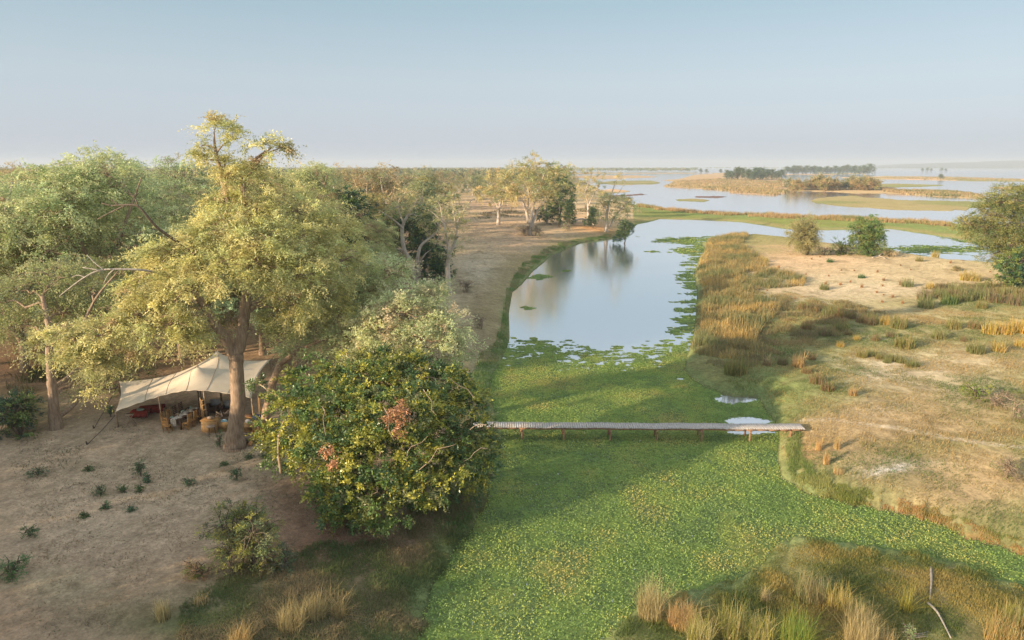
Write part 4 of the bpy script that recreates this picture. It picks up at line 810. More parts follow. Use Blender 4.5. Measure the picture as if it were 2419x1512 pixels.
def tuft_mesh(seed, r, h, n, w, pals, lean=.4, wts=None, seg=3):
    rng = np.random.default_rng(seed)
    a = rng.uniform(0, 6.28, n); q = r*np.sqrt(rng.random(n))
    Bp = np.stack([q*np.cos(a), q*np.sin(a), np.zeros(n)], 1)
    V, Q, m = blades(rng, Bp, h*rng.uniform(.25, 1.1, n), w, lean, seg)
    return V, Q, blade_cols(rng, n, m, pals, wts)
def tuft(px, py, r, h, seed, pals, label, group, n=220, w=.03, lean=.4, name='grass_tuft', cat='grass tuft'):
    b = G(px, py); V, Q, c = tuft_mesh(seed, r, h, n, w, pals, lean)
    o = np_mesh(name, V, Q, M_grass, c); o.location = (b.x, b.y, b.z-.03); tag(o, label, cat, group); return o
def d8(cx, cy): return ((cx/2.419+1500)/1.0339, (cy/2.419+1300)/1.0339)
GT = 'tall tufts along the bottom of the picture'
near_t = [(215, 490, .34, 1.35, [STR, STR2], 'tallest straw coloured tuft, leftmost on the low green island', 500, .22), (395, 545, .36, .85, [STR, STR2, (.3, .2, .12)], 'shaggy straw tuft right of the tallest straw one', 420, .5), (500, 655, .3, 1.1, [STR, YLG], 'yellowish tuft cut by the bottom edge under the shaggy straw one', 320, .4),
  (690, 600, .36, 1.15, [STR, YLG, OLG], 'loose straw and green tuft before the first leafy green one', 420, .45), (870, 640, .34, 1.0, [YLG, OLG, STR], 'dull olive tuft left of the brightest green tuft', 380, .5), (1070, 660, .38, 1.2, [GRB, YLG, (.2, .25, .05)], 'brightest green tuft at the bottom edge', 460, .45), (1155, 390, .40, .9, [(.30, .22, .11), OLG, STR2], 'dense round brown tuft in the middle of the low island', 600, .3),
  (890, 410, .14, .6, [STR, TAN], 'small pale upright tuft left of the dense round one', 120, .2), (1320, 440, .3, .95, [YLG, STR], 'spreading yellow tuft right of the dense round one', 260, .45), (1425, 510, .36, .75, [STR2, STR, OLG], 'brownish tuft touching the spreading yellow one', 360, .5), (1450, 660, .4, 1.15, [STR, STR2], 'wide straw tuft at the bottom edge right of the bright green one', 480, .4),
  (1725, 460, .16, 1.0, [YLG, (.2, .2, .05)], 'sparse spiky yellow tuft with long arching blades', 90, .65), (2380, 540, .3, .8, [YLG, STR], 'golden tuft at the right edge', 300, .35), (2290, 650, .4, .95, [STR, OLG, STR2], 'wide dull tuft at the bottom right corner', 380, .4), (1600, 660, .25, .6, [STR, STR2], 'small straw tuft between the wide straw one and the pale shrub', 160, .45)]
for i, (cx, cy, r, h, pals, lab, n, lean) in enumerate(near_t):
    px, py = d8(cx, cy); tuft(px, py, r*1.55, h*1.35, 300+i, pals, lab, GT, int(n*1.9), .019, max(lean*1.25, .38))
for i, (px, py, r, h, lab, n, lean) in enumerate([(386, 1460, .2, .8, 'lone slim golden tuft on the brown slope at lower left', 200, .2), (690, 1480, .4, 1.0, 'large straw tuft at the bottom left of the centre', 480, .45), (745, 1455, .3, .9, 'straw tuft right behind the large one at the bottom left', 340, .4), (800, 1450, .22, .8, 'drooping thin tuft right of the two straw ones', 200, .7), (570, 1520, .3, .75, 'straw tuft cut by the bottom edge left of the large one', 260, .5), (475, 1425, .2, .4, 'faint dry tuft right of the lone slim golden one', 120, .4)]):
    tuft(px, py, r*1.4, h*1.25, 330+i, [STR, STR2, (.22, .19, .09)], lab, GT, int(n*1.6), .018, max(lean*1.2, .35))
bush_obj('leafy_shrub', *d8(1730, 640), .22, .75, 350, [(.24, .26, .13), (.18, .22, .1)], 'small pale green shrub near the bottom beside the sticks', dens=130, L=.07, w=.03, size=(.12, .2), twigs=5, nleaf=5, nb=4)
def d6(cx, cy): return ((cx/2.846+1650)/1.0339, (cy/2.846+950)/1.0339)
def dR(cx, cy): return ((cx/2.846+1650)/1.0339, (cy/2.846+600)/1.0339)
for i, (cx, cy, r, h, lab) in enumerate([(990, 425, .18, .8, 'left one of the three orange upright tufts below the footpath'), (1120, 415, .2, .95, 'tallest orange upright tuft just below the footpath'), (1045, 520, .18, 1.0, 'middle orange upright tuft below the footpath'), (1130, 585, .3, .5, 'low orange tuft at the edge of the pale hollow')]):
    tuft(*d6(cx, cy), r, h, 360+i, [(.40, .26, .13), STR], lab, 'orange tufts below the footpath', 240, .025, .2)
# green plants on the spit / sand
protos = {}
def gtuft(kind, px, py, s, label, group, hs=1):
    b = G(px, py)
    if kind not in protos:
        pr = {'olive': ([OLG, (.2, .19, .08), (.24, .2, .09)], .55, 1.0, 260), 'brown': ([(.25, .17, .10), (.20, .15, .09), OLG], .5, .95, 260), 'gold': ([(.42, .30, .09), STR, YLG], .5, .95, 260), 'tan': ([STR, (.32, .22, .12), (.26, .2, .12)], .35, 1.0, 200), 'green': ([(.08, .14, .05), (.11, .16, .06)], .5, .8, 240), 'red': ([(.36, .19, .10), (.3, .2, .1)], .14, .5, 70)}[kind]
        V, Q, c = tuft_mesh(400+len(protos), pr[1], pr[2], pr[3], .045, pr[0], .5)
        o = np_mesh('grass_tuft', V, Q, M_grass, c); protos[kind] = o
    else:
        o = protos[kind].copy(); COL.objects.link(o)
    o.location = (b.x, b.y, b.z-.04); o.rotation_euler = (0, 0, rp.uniform(0, 6.28)); o.scale = (s, s, s*hs); tag(o, label, 'grass tuft', group); return o
GB = 'tufts scattered over the right bank'
for (cx, cy, k, s, lab) in [(1545, 570, 'olive', 1.7, 'large olive tuft on the right bank, upper of the two big ones'), (1450, 545, 'gold', 1.2, 'golden tuft touching the upper big olive one'), (1585, 705, 'olive', 1.6, 'round olive tuft below the upper big one'), (1930, 575, 'olive', 1.4, 'yellow olive tuft right of the two big round ones'), (1825, 645, 'olive', 1.35, 'olive tuft between the round one and the yellow olive one'), (2070, 575, 'brown', 1.3, 'brown and green tuft left of the golden thicket'),
   (2180, 610, 'gold', 1.6, 'golden tuft, left of the golden thicket at the right edge'), (2280, 610, 'gold', 1.7, 'golden tuft in the middle of the thicket at the right edge'), (2370, 600, 'gold', 1.9, 'biggest golden tuft of the thicket at the right edge'), (2085, 745, 'olive', 1.5, 'olive gold tuft under the golden thicket'), (2240, 735, 'gold', 1.3, 'golden tuft right of the olive gold one'), (2390, 700, 'gold', 1.0, 'small golden tuft at the right edge under the thicket'),
   (975, 955, 'brown', 1.05, 'brown tuft on the green turf above the bridge end'), (1050, 1005, 'brown', 1.1, 'wider brown tuft just below the brown one on the turf'), (905, 885, 'brown', .8, 'small brown tuft between the turf pair and the tall tan one'), (850, 840, 'tan', 1.6, 'tall tan brown tuft on the turf'), (740, 825, 'brown', 1.0, 'brown tuft left of the tall tan one'), (635, 830, 'tan', 1.2, 'slim reddish tuft at the edge of the turf'), (940, 790, 'brown', .9, 'low brown tuft right of the tall tan one'), (415, 885, 'olive', 1.9, 'large tan grass hump at the lower end of the grass belt'),
   (1385, 660, 'brown', .9, 'brownish tuft left of the round olive one'), (1255, 655, 'gold', .7, 'small yellow green upright tuft on the turf'), (1140, 700, 'gold', .75, 'yellow tuft left below the small yellow green one'), (1040, 625, 'brown', 1.3, 'wide brown tuft left of the yellow one'), (1155, 590, 'olive', 1.2, 'yellowish brown tuft in the middle of the bank'), (1195, 620, 'brown', .8, 'small brown tuft right under the yellowish brown one'), (1490, 635, 'brown', .95, 'brown tuft just left above the round olive one'),
   (1030, 305, 'olive', 1.2, 'lone olive tuft on the pale sand'), (1075, 515, 'brown', .9, 'small brown tuft above the green turf'), (905, 580, 'brown', 1.2, 'brown tuft on the left of the bank turf'), (1610, 285, 'olive', 1.5, 'dry olive tuft on the sand right of the lone one'), (1570, 275, 'tan', 1.2, 'dry tan tuft left of the dry olive one'), (1770, 300, 'gold', 1.3, 'orange tuft at the edge of the dark grass band'), (2020, 240, 'gold', 2.0, 'big golden tuft left of the dark bush at the right edge'), (2080, 245, 'gold', 1.6, 'second big golden tuft nearer the dark bush'), (1800, 75, 'gold', 1.6, 'golden tuft at the water edge left of the right edge tree'), (1690, 110, 'olive', 1.2, 'olive tuft at the sand edge near the water'),
   (1290, 225, 'green', 1.1, 'fresh green plant alone on the pale sand'), (1070, 115, 'green', 1.2, 'fresh green plant behind the lone one nearer the trees'), (1900, 405, 'green', 2.0, 'blue green plant in front of the dark grass band'), (620, 115, 'gold', 1.3, 'orange tuft at the upper left of the sand'), (2000, 665, 'brown', .8, 'tiny dark tuft left of the olive gold one'), (1230, 1040, 'tan', .9, 'tan tuft on the edge of the sunlit slope'), (2390, 240, 'brown', 1.2, 'brown tuft under the dark bush at the right edge')]:
    gtuft(k, *dR(cx, cy), s, lab, GB)
rt = random.Random(12)
for (n, x0, x1, y0, y1, ks, s0, s1, lab, grp) in [
   (26, 1670, 2400, 300, 420, ['olive', 'brown', 'olive'], 1.1, 2.0, 'tuft in the dark olive grass band across the upper right bank', 'tufts of the dark grass band'),
   (22, 860, 1480, 440, 560, ['olive', 'brown'], .8, 1.5, 'tuft in the olive row running to the two big round tufts', 'tufts of the middle olive row'),
   (12, 1270, 1670, 760, 840, ['olive'], .6, .9, 'tuft in the low dark row below the pale sand strip', 'tufts of the low dark row'),
   (44, 450, 2250, 60, 430, ['red'], .7, 1.5, 'tiny reddish tuft standing alone on the pale sand', 'tiny reddish tufts dotting the sand')]:
    for i in range(n):
        t = rt.random(); cx = x0+(x1-x0)*t
        cy = y0+(y1-y0)*(t if n in (22, 12) else rt.random())+rt.uniform(-16, 16)
        k = rt.choice(ks)
        gtuft(k, *dR(cx, cy), rt.uniform(s0, s1), {'olive': 'olive ', 'brown': 'brown ', 'red': ''}[k]+lab+(', left end' if cx < x0+(x1-x0)*.33 else ', middle stretch' if cx < x0+(x1-x0)*.66 else ', right end'), grp)
# grass belts and turf as masses
def scatter(poly_px, n, seed, z=None, Smin=.05):
    rng = np.random.default_rng(seed); P = gnd(poly_px); lo_, hi_ = P.min(0), P.max(0); out_ = []
    tot = 0
    while tot < n:
        q = rng.uniform(lo_, hi_, (n*2, 2)); m = sdist(P, q[:, 0], q[:, 1]) > 0; q = q[m]; out_.append(q); tot += len(q)
    q = np.concatenate(out_)[:n]; h_, S_, W_ = land(q[:, 0], q[:, 1])
    return q, h_, S_, W_
def grass_mass(name, polys, label, h, w, pals, seed, clump=1.2, lean=.35, seg=2, thr=.0, Smin=.05, cat='grass', patch=2.5, Smax=None, fade=.9):
    VV = []; QQ = []; CC = []; base = 0; rng = np.random.default_rng(seed)
    for k, (poly, n) in enumerate(polys):
        q, h_, S_, W_ = scatter(poly, n, seed+k)
        f = fbm(q[:, 0]/clump, q[:, 1]/clump, seed, 3)
        m = (S_ > Smin) & (f > thr)
        fw = fade*np.clip(q[:, 1]/35, .6, 8); e_ = sdist(gnd(poly), q[:, 0], q[:, 1])/fw
        m &= (e_ > rng.random(len(q))*1.2+(fbm(q[:, 0]/(fw*1.5), q[:, 1]/(fw*1.5), seed+3, 2)-.4)*3)
        if Smax: m &= S_ < Smax*(.5+fbm(q[:, 0]/3, q[:, 1]/5, seed+5, 3))*(.8+.4*rng.random(len(q)))
        q, h_, f = q[m], h_[m], f[m]
        Bp = np.stack([q[:, 0], q[:, 1], h_-.02], 1); hh = h*np.clip(.15+1.9*(f-.15), .2, 1.6)
        V, Q, mm = blades(rng, Bp, hh, w, lean, seg)
        nz_ = fbm(q[:, 0]/patch, q[:, 1]/patch, seed+7, 3)+rng.normal(0, .08, len(q))
        ki = np.clip(((nz_-.3)/.4*len(pals)).astype(int), 0, len(pals)-1)
        CC.append(blade_cols(rng, len(q), mm, pals, None, ki)); VV.append(V); QQ.append(Q+base); base += len(V)
    o = np_mesh(name, np.concatenate(VV), np.concatenate(QQ), M_grass, np.concatenate(CC)); tag(o, label, cat, None, 'stuff'); return o
belt = [(1660, 590), (1672, 568), (1720, 556), (1770, 562), (1755, 590), (1800, 620), (1830, 650), (1905, 672), (1900, 690), (1800, 700), (1770, 715), (1850, 735), (1840, 760), (1800, 800), (1790, 830), (1830, 870), (1720, 870), (1640, 850), (1625, 840), (1645, 790), (1655, 700), (1640, 650)]
grass_mass('tall_grass', [(belt, 70000)], 'thick belt of tall orange and olive grass along the right shore of the lagoon', 1.0, .06, [(.15, .17, .08), (.20, .19, .10), (.34, .26, .11), (.19, .19, .09), (.25, .20, .11), (.40, .30, .12)], 500, fade=.12, Smin=-.3, clump=1.3, thr=.4, lean=.5, cat='grass belt', patch=5)
scr = [(1615, 870), (1650, 690), (1780, 690), (1900, 730), (2010, 770), (1980, 820), (1880, 850), (1800, 890), (1700, 890)]
scr2 = [dR(1640, 420), dR(1640, 330), dR(1900, 300), dR(2460, 290), dR(2460, 450), dR(2000, 440)]
scr3 = [dR(840, 420), dR(1200, 440), dR(1500, 500), dR(1640, 600), dR(1500, 640), dR(1250, 540), dR(860, 500)]
grass_mass('bank_scrub', [(scr, 60000), (scr2, 26000), (scr3, 12000)], 'patchy brown and olive knee high scrub grass over the middle of the right bank', .45, .05, [(.19, .17, .10), (.15, .16, .08), (.24, .20, .11), (.20, .20, .09), (.28, .22, .12)], 505, clump=1.5, thr=.47, lean=.55, fade=.5, cat='scrub grass', patch=3)
ridge_p = [(1500, 488), (1600, 496), (1700, 505), (1900, 512), (2100, 520), (2250, 527), (2500, 550), (2500, 566), (2250, 541), (2100, 531), (1900, 522), (1700, 513), (1600, 504), (1500, 497)]
grass_mass('ridge_grass', [(ridge_p, 26000)], 'orange dry grass along the far edge of the long green spit', 1.3, .16, [(.32, .24, .13), (.24, .21, .10), (.36, .26, .13), (.18, .19, .08)], 510, fade=.15, clump=5, thr=.42, cat='grass belt', patch=9)
grass_mass('island_grass', [(c4([(300, 300), (480, 325), (800, 343), (900, 318), (700, 300), (500, 285)]), 5000), (c4([(1460, 300), (1900, 318), (2060, 330), (2180, 352), (2140, 362), (1850, 352), (1500, 325)]), 8000), (c4([(20, 285), (100, 255), (420, 235), (830, 255), (840, 300), (400, 300), (60, 292)]), 9000), (c4([(1300, 225), (1900, 222), (2400, 238), (2400, 250), (1700, 240)]), 5000)], 'low dry grass covering the brown river islands', 1.6, .7, [(.30, .23, .13), (.22, .20, .11), (.34, .26, .14), (.18, .18, .09)], 520, fade=.15, clump=12, thr=.35, patch=30)
turf1 = [(1612, 875), (1700, 800), (1850, 700), (2100, 745), (2300, 700), (2500, 690), (2500, 1000), (2418, 1318), (2180, 1228), (1960, 1185), (1850, 1130), (1840, 1040), (1790, 942), (1700, 932)]
sandt = [(1750, 560), (2400, 620), (2418, 740), (2100, 760), (1850, 700)]
turf2 = [(1430, 1512), (1500, 1440), (1700, 1380), (1840, 1292), (1900, 1272), (2150, 1302), (2418, 1385), (2500, 1600), (1400, 1600)]
turf3 = [(430, 1512), (560, 1400), (760, 1330), (900, 1290), (1000, 1200), (1110, 1150), (1260, 1150), (1210, 1300), (1180, 1400), (1150, 1600), (400, 1600)]
turf4 = [(1060, 1300), (1110, 1250), (1150, 1180), (1165, 1100), (1176, 1000), (1160, 930), (1170, 880), (1206, 800), (1203, 740), (1215, 690), (1250, 645), (1300, 605), (1370, 574), (1485, 557), (1500, 550), (1440, 540), (1380, 555), (1300, 580), (1230, 630), (1195, 690), (1185, 760), (1170, 810), (1130, 850), (1110, 900), (1130, 980), (1110, 1080), (1060, 1180), (1000, 1280)]
grass_mass('bank_turf', [(turf1, 170000), (sandt, 14000)], 'short green and straw coloured turf on the right bank', .2, .035, [(.10, .15, .05), (.16, .17, .06), (.26, .22, .09), (.33, .25, .12)], 530, clump=1.5, thr=.34, lean=.7, patch=5)
grass_mass('bank_edge_grass', [([(1935, 1180), (1960, 1197), (2070, 1214), (2180, 1238), (2300, 1285), (2500, 1355), (2500, 1310), (2300, 1252), (2180, 1205), (2070, 1178), (1960, 1158)], 20000)], 'orange and green grass hanging over the bank edge above the side channel', .22, .03, [(.16, .20, .06), (.22, .21, .08), (.30, .23, .10), (.36, .23, .11)], 535, clump=1.2, thr=.3, lean=.6, fade=.3, patch=1.6)
grass_mass('bank_tip_grass', [([(1835, 1040), (1838, 1120), (1870, 1160), (1965, 1195), (2000, 1180), (1930, 1130), (1900, 1090), (1900, 1040)], 14000)], 'yellow green grass on the bank tip below the footbridge end', .3, .03, [(.16, .20, .06), (.22, .24, .08), (.30, .28, .10)], 537, clump=1.2, thr=.25, lean=.6, fade=.4)
grass_mass('island_turf', [(turf2, 90000)], 'short green turf of the low island at lower right', .2, .028, [(.09, .13, .045), (.15, .17, .055), (.22, .21, .07), (.28, .24, .09)], 540, clump=1.2, thr=.12, lean=.7)
grass_mass('shore_turf', [(turf3, 110000)], 'dull green grass and weeds on the shaded shore at the bottom', .22, .028, [(.10, .13, .05), (.13, .155, .055), (.18, .17, .075), (.23, .18, .10)], 550, Smin=-.3, fade=.6, clump=1.0, thr=.15, lean=.8)
grass_mass('shore_fringe', [(turf4, 95000)], 'bright green fringe of grass along the left shore of the lagoon', .26, .05, [(.13, .19, .06), (.16, .21, .065), (.21, .21, .08), (.26, .22, .11)], 560, clump=1.5, Smax=2.4, fade=.1, thr=.2, lean=.5)
dryp = [(0, 1512), (0, 1100), (300, 1050), (700, 1080), (760, 1250), (700, 1340), (430, 1420), (300, 1600), (0, 1600)]
grass_mass('leaf_litter', [(dryp, 20000), ([(640, 1240), (760, 1200), (1080, 1180), (1040, 1280), (850, 1400), (600, 1420)], 9000)], 'sparse dry stalks and litter over the bare ground at lower left', .09, .045, [(.24, .19, .12), (.30, .22, .14), (.12, .12, .07)], 570, clump=1.2, thr=.3, lean=1.2, cat='litter')
sandp = [(1050, 470), (1330, 470), (1400, 540), (1250, 600), (1180, 700), (1160, 850), (1080, 850), (1040, 700), (1060, 560)]
grass_mass('bank_stubble', [(sandp, 16000)], 'sparse dry stubble on the sandy left bank', .25, .08, [(.24, .18, .12), (.18, .15, .09), (.30, .22, .14)], 580, clump=4, thr=.42, lean=.7)
grass_mass('woodland_undergrowth', [([(0, 1000), (0, 820), (300, 840), (280, 930), (200, 960), (120, 990)], 9000)], 'shaded scrub on the woodland floor left of the tent', .7, .06, [(.10, .11, .05), (.18, .14, .08), (.24, .17, .10)], 595, clump=2, thr=.45, lean=.6, cat='undergrowth')
# undergrowth strip below the bank trees
grass_mass('undergrowth', [([(1100, 520), (1200, 505), (1340, 498), (1420, 505), (1400, 518), (1250, 522), (1120, 534)], 9000)], 'dark scrubby undergrowth beneath the sandy bank trees', .6, .16, [(.13, .12, .07), (.20, .15, .09), (.11, .12, .06)], 590, clump=4, thr=.5, lean=.5, cat='undergrowth')
# ------------------------------------------------------------------ floating weeds
def weed_cover(x, y, S):
    px, py = proj(x, y, 0)
    n = fbm(x/1.6, y/1.6, 71, 4); n2 = fbm(x/.45, y/.45, 77, 3)
    e = 803+14*np.sin(px/70)+(fbm(px/40, py/40, 73)-.5)*40      # the open water ends here
    m = sstep(e-6, e+150, py)*.62+sstep(e-14, e+8, py)*.38
    n3 = fbm(x/.9, y/.35, 78, 3)
    v = m*1.0+n*.45+n2*.35+n3*.45-1.08
    v = np.where(py > 960, np.maximum(v, .12+(n3-.42)*.9), v)
    # patches upstream along the right shore and the green tongue
    sh = sstep(-6, -1, S)*sstep(.5, .62, fbm(x/6, y/1.6, 79, 3)+sstep(-3, 0, S)*.12)*(py < 812)*(px > 1500)
    t1_ = np.exp(-(((px-1610)/80)**2+((py-568)/9)**2)*1.2)+np.exp(-(((px-1625)/60)**2+((py-592)/9)**2)*1.2)+np.exp(-(((px-1760)/90)**2+((py-560)/5)**2))+np.exp(-(((px-2200)/200)**2+((py-590)/14)**2))*.8+np.exp(-(((px-1245)/30)**2+((py-728)/4)**2))+np.exp(-(((px-1275)/26)**2+((py-655)/7)**2))+np.exp(-(((px-1530)/60)**2+((py-532)/5)**2))*.9
    t1_ = t1_+np.exp(-(((px-1335)/14)**2+((py-661-24)/2.5)**2))*0+np.exp(-(((px-1337)/16)**2+((py-640)/2.4)**2))+np.exp(-(((px-1538)/16)**2+((py-594)/2.4)**2))
    v = np.maximum(v, np.where(py < e, (sh+t1_*1.3+(n-.5)*1.3+(n2-.5)*.6)-.75, -1))
    for (a, b, rx, ry) in [(1740, 942, 50, 12), (1765, 995, 58, 10), (1490, 968, 10, 4), (1440, 996, 26, 5), (1800, 960, 8, 16), (1826, 1118, 10, 5), (1835, 1155, 20, 7), (1268, 1296, 14, 12), (1410, 1228, 14, 6), (1436, 1334, 10, 5), (1775, 1296, 8, 5), (1690, 1040, 8, 3), (1905, 1262, 26, 4), (1950, 1272, 22, 3), (1160, 1153, 7, 3), (1610, 895, 30, 4), (1420, 962, 30, 3), (1560, 985, 6, 4), (1770, 1021, 60, 5), (1830, 1035, 10, 12), (1480, 1128, 8, 3), (1990, 1310, 30, 6)]:
        q = ((px-a)/rx)**2+((py-b)/ry)**2; v = v-np.exp(-q**1.5)*(1.3 if rx > 45 else .35)
    return v
def weeds(name, x0, x1, y0, y1, cell, seed, leaves, L, label, pmin=0, hbed=.0):
    rng = np.random.default_rng(seed)
    xs = np.arange(x0, x1, cell); yy = np.arange(y0, y1, cell); X, Y = np.meshgrid(xs, yy); X = X.ravel(); Y = Y.ravel()
    px, py = proj(X, Y, 0); m = (np.abs(px-CX) < 2000) & (py < 1640); X, Y = X[m], Y[m]
    h_, S_, W_ = land(X, Y); m = (S_ < .15); X, Y, S_ = X[m], Y[m], S_[m]
    v = weed_cover(X, Y, S_); m = v > 0; X, Y, v = X[m], Y[m], v[m]
    n = len(X); j = lambda: rng.uniform(-.35, .35, n)*cell
    c = cell*.62
    V = np.stack([np.stack([X+sx*c+j(), Y+sy*c+j(), rng.uniform(.006, .03, n)], 1) for sx, sy in ((-1, -1), (1, -1), (1, 1), (-1, 1))], 1).reshape(-1, 3)
    pals = np.array([(.085, .135, .045), (.105, .16, .05), (.08, .125, .05), (.125, .165, .055)])
    k = np.clip((fbm(X/3, Y/3, 91)*1.6-.3)*4, 0, 3).astype(int)
    col = np.repeat(pals[k]*rng.uniform(.7, 1.1, (n, 1)), 4, 0)
    # leaves
    nl = int(n*leaves); i = rng.integers(0, n, nl)
    keep = rng.random(nl) < np.clip(v[i]*3+.3, 0, 1); i = i[keep]; nl = len(i)
    dst = np.clip(Y[i]/34, .9, 6)
    b = np.stack([X[i]+rng.uniform(-.6, .6, nl)*cell, Y[i]+rng.uniform(-.6, .6, nl)*cell, rng.uniform(.0, .12, nl)], 1)
    a = rng.uniform(0, 6.28, nl); el = rng.uniform(.05, .75, nl)
    ax = np.stack([np.cos(a)*np.cos(el), np.sin(a)*np.cos(el), np.sin(el)], 1); sd = nrm(np.cross(ax, rng.normal(0, .4, (nl, 3))+np.array([0, 0, 1.])))
    V2 = quads(b, ax, sd, L*rng.uniform(.6, 1.4, nl), L*.75*rng.uniform(.6, 1.2, nl))
    P2 = np.array([(.095, .155, .05), (.115, .18, .052), (.14, .195, .056), (.165, .20, .06), (.19, .19, .07)])
    w_ = fbm(b[:, 0]/2.5, b[:, 1]/2.5, 95)+rng.normal(0, .07, nl)
    k2 = np.clip((w_-.25)/.5*4.2, 0, 4).astype(int)
    col2 = np.repeat(P2[k2]*rng.uniform(.8, 1.15, (nl, 1)), 4, 0)
    VV = np.concatenate([V, V2]); o = np_mesh(name, VV, qf(len(VV)//4), M_weed, np.concatenate([col, col2])); tag(o, label, 'water weeds', None, 'stuff'); return o
weeds('floating_weeds', -8, 58, 17, 74, .2, 601, 7.5, .09, 'carpet of green floating weeds covering the near lagoon and side channel')
weeds('lagoon_weeds', -8, 140, 74, 190, .55, 602, 1.2, .3, 'thin green weed patches along the far shores of the lagoon')
# ------------------------------------------------------------------ footbridge
D0, D1 = Qz(1120, 1003, .95), Qz(1894, 1008, .95)
D0 = np.array([D0[0], D0[1]]); D1 = np.array([D1[0], D1[1]]); dv2 = D1-D0; BLn = np.linalg.norm(dv2); ang = math.atan2(dv2[1], dv2[0])
bridge = empty('footbridge', (D0[0], D0[1], 0), ang, label='long narrow wooden plank footbridge on posts across the weedy lagoon', cat='bridge')
rb = random.Random(6); mb = MB(); x = 0
while x < BLn:
    wv = .145; sag = .014*math.sin(x*.9)+.012*math.sin(x*2.3)
    mb.box((x, rb.uniform(-.02, .02), .95+sag+rb.uniform(-.006, .006)), (wv, 1.05+rb.uniform(-.03, .03), .035), rz=rb.uniform(-.015, .015)); x += .165
mb.build('deck', M_deck, bridge)
for s in (-1, 1):
    mb = MB(); xs_ = np.arange(0, BLn+.01, .8)
    for a, b in zip(xs_[:-1], xs_[1:]):
        f = lambda q: .86+.014*math.sin(q*.9)+.012*math.sin(q*2.3)
        mb.tube([(a, s*.46, f(a)), (b, s*.46, f(b))], .055, 6)
    mb.build('beam', M_beam, bridge)
for i, px in enumerate([1140, 1232, 1330, 1440, 1550, 1652, 1765, 1860]):
    xx = (Qz(px, 1005, .95)[0]-D0[0])/math.cos(ang)
    MB().tube([(xx-.05, -.7, .74), (xx+.04, .7, .76)], .07, 7).build('cross_beam', M_beam, bridge, True)
    for s in (-1, 1):
        MB().tube([(xx, s*.5, -.8), (xx+rb.uniform(-.05, .05), s*.5+rb.uniform(-.04, .04), .84)], [.08, .065], 7).build('post', M_beam, bridge, True)
# ------------------------------------------------------------------ the tent
TZ = gz(-23, 45)
FLc, FRc, BRc, BLc = np.array(QY(273, 980, 43.3)), np.array(QY(594, 949, 44.3)), np.array(QY(640, 858, 50.5)), np.array(QY(281, 905, 47.6))
PK1, PK2 = np.array(QY(511, 826, 48.8)), np.array(QY(466, 860, 46.3))
tent = empty('stretch_tent', (-22.5, 46, TZ), label='large beige stretch tent with two peaks and a scalloped front edge', cat='tent')
def tpt(s, t):
    p = (1-s)*(1-t)*FLc+s*(1-t)*FRc+s*t*BRc+(1-s)*t*BLc
    # edges pull inwards, front edge arches up
    ctr = (FLc+FRc+BRc+BLc)/4
    ein = (4*s*(1-s))*(abs(2*t-1)**2)*.09+(4*t*(1-t))*(abs(2*s-1)**2)*.05
    p = p+(ctr-p)*ein*np.array([1, 1, 0])
    p[2] += 4*s*(1-s)*(1-t)**2*.55+4*s*(1-s)*t**2*-.5-4*s*(1-s)*4*t*(1-t)*.25
    for pk, sg, L_ in ((PK1, 2.0, 1), (PK2, 1.5, .9)):
        d = math.hypot(p[0]-pk[0], p[1]-pk[1]); base = 3.9
        p[2] = p[2]+max(0, (pk[2]-.0)-p[2])*math.exp(-(d/sg)**.9)*L_
    return p
ns_, nt_ = 60, 44
TV = np.array([tpt(i/(ns_-1), j/(nt_-1)) for j in range(nt_) for i in range(ns_)])
TVn = TV.copy()
for i in range(ns_):    # scalloped hem between the front ties
    ph = (i/(ns_-1)*11) % 1; TVn[i, 2] += .05*math.sin(ph*math.pi)-.02
idt = np.arange(nt_*ns_).reshape(nt_, ns_); fT = np.stack([idt[:-1, :-1], idt[:-1, 1:], idt[1:, 1:], idt[1:, :-1]], -1).reshape(-1, 4)
cv = np_mesh('canopy', TVn, fT, M_canvas, None, tent, True, origin=tent.location)
sol = cv.modifiers.new('thickness', 'SOLIDIFY'); sol.thickness = .012
seam = MB()
for s in (.2, .36, .52, .68, .84):
    seam.tube([tpt(s, t)+np.array([0, 0, .012]) for t in np.linspace(0, 1, 24)], .012, 4)
sm_ = seam.build('seam', rough_mat('seam thread', (.30, .20, .14), (.36, .25, .18), 8, .9, 0), cv, origin=tent.location)
def tpole(x, y, ztop, r=.055, lean=(0, 0)):
    g = gz(x, y); MB().tube([(x+lean[0], y+lean[1], g-.1), (x, y, ztop)], [r*1.15, r], 7).build('pole', M_pole, tent, True, origin=tent.location)
for pk in (PK1, PK2): tpole(pk[0], pk[1], pk[2]-.1, .06)
for s in (0, .3, .66, 1): q = tpt(s, 0); tpole(q[0], q[1]+.05, q[2]-.01, .05, (0, .1))
for s in (0, .5, 1): q = tpt(s, 1); tpole(q[0], q[1]-.05, q[2]-.01, .05)
def guy(a, g):
    MB().tube([a, np.array([(a[0]+g[0])/2, (a[1]+g[1])/2, (a[2]+g[2])/2-.06]), g], .022, 5).build('guy_rope', M_rope, tent, origin=tent.location)
    MB().tube([(g[0], g[1], g[2]-.1), (g[0]-.03, g[1]-.02, g[2]+.22)], .04, 6).build('peg', M_rope, tent, origin=tent.location)
for c, (gx, gy) in ((FLc, (206, 1050)), (BLc, (222, 1012)), (FRc, (626, 1052))): guy(c, np.array(G(gx, gy)))
guy(BRc, np.array([BRc[0]+2.5, BRc[1]+1.5, gz(BRc[0]+2.5, BRc[1]+1.5)]))
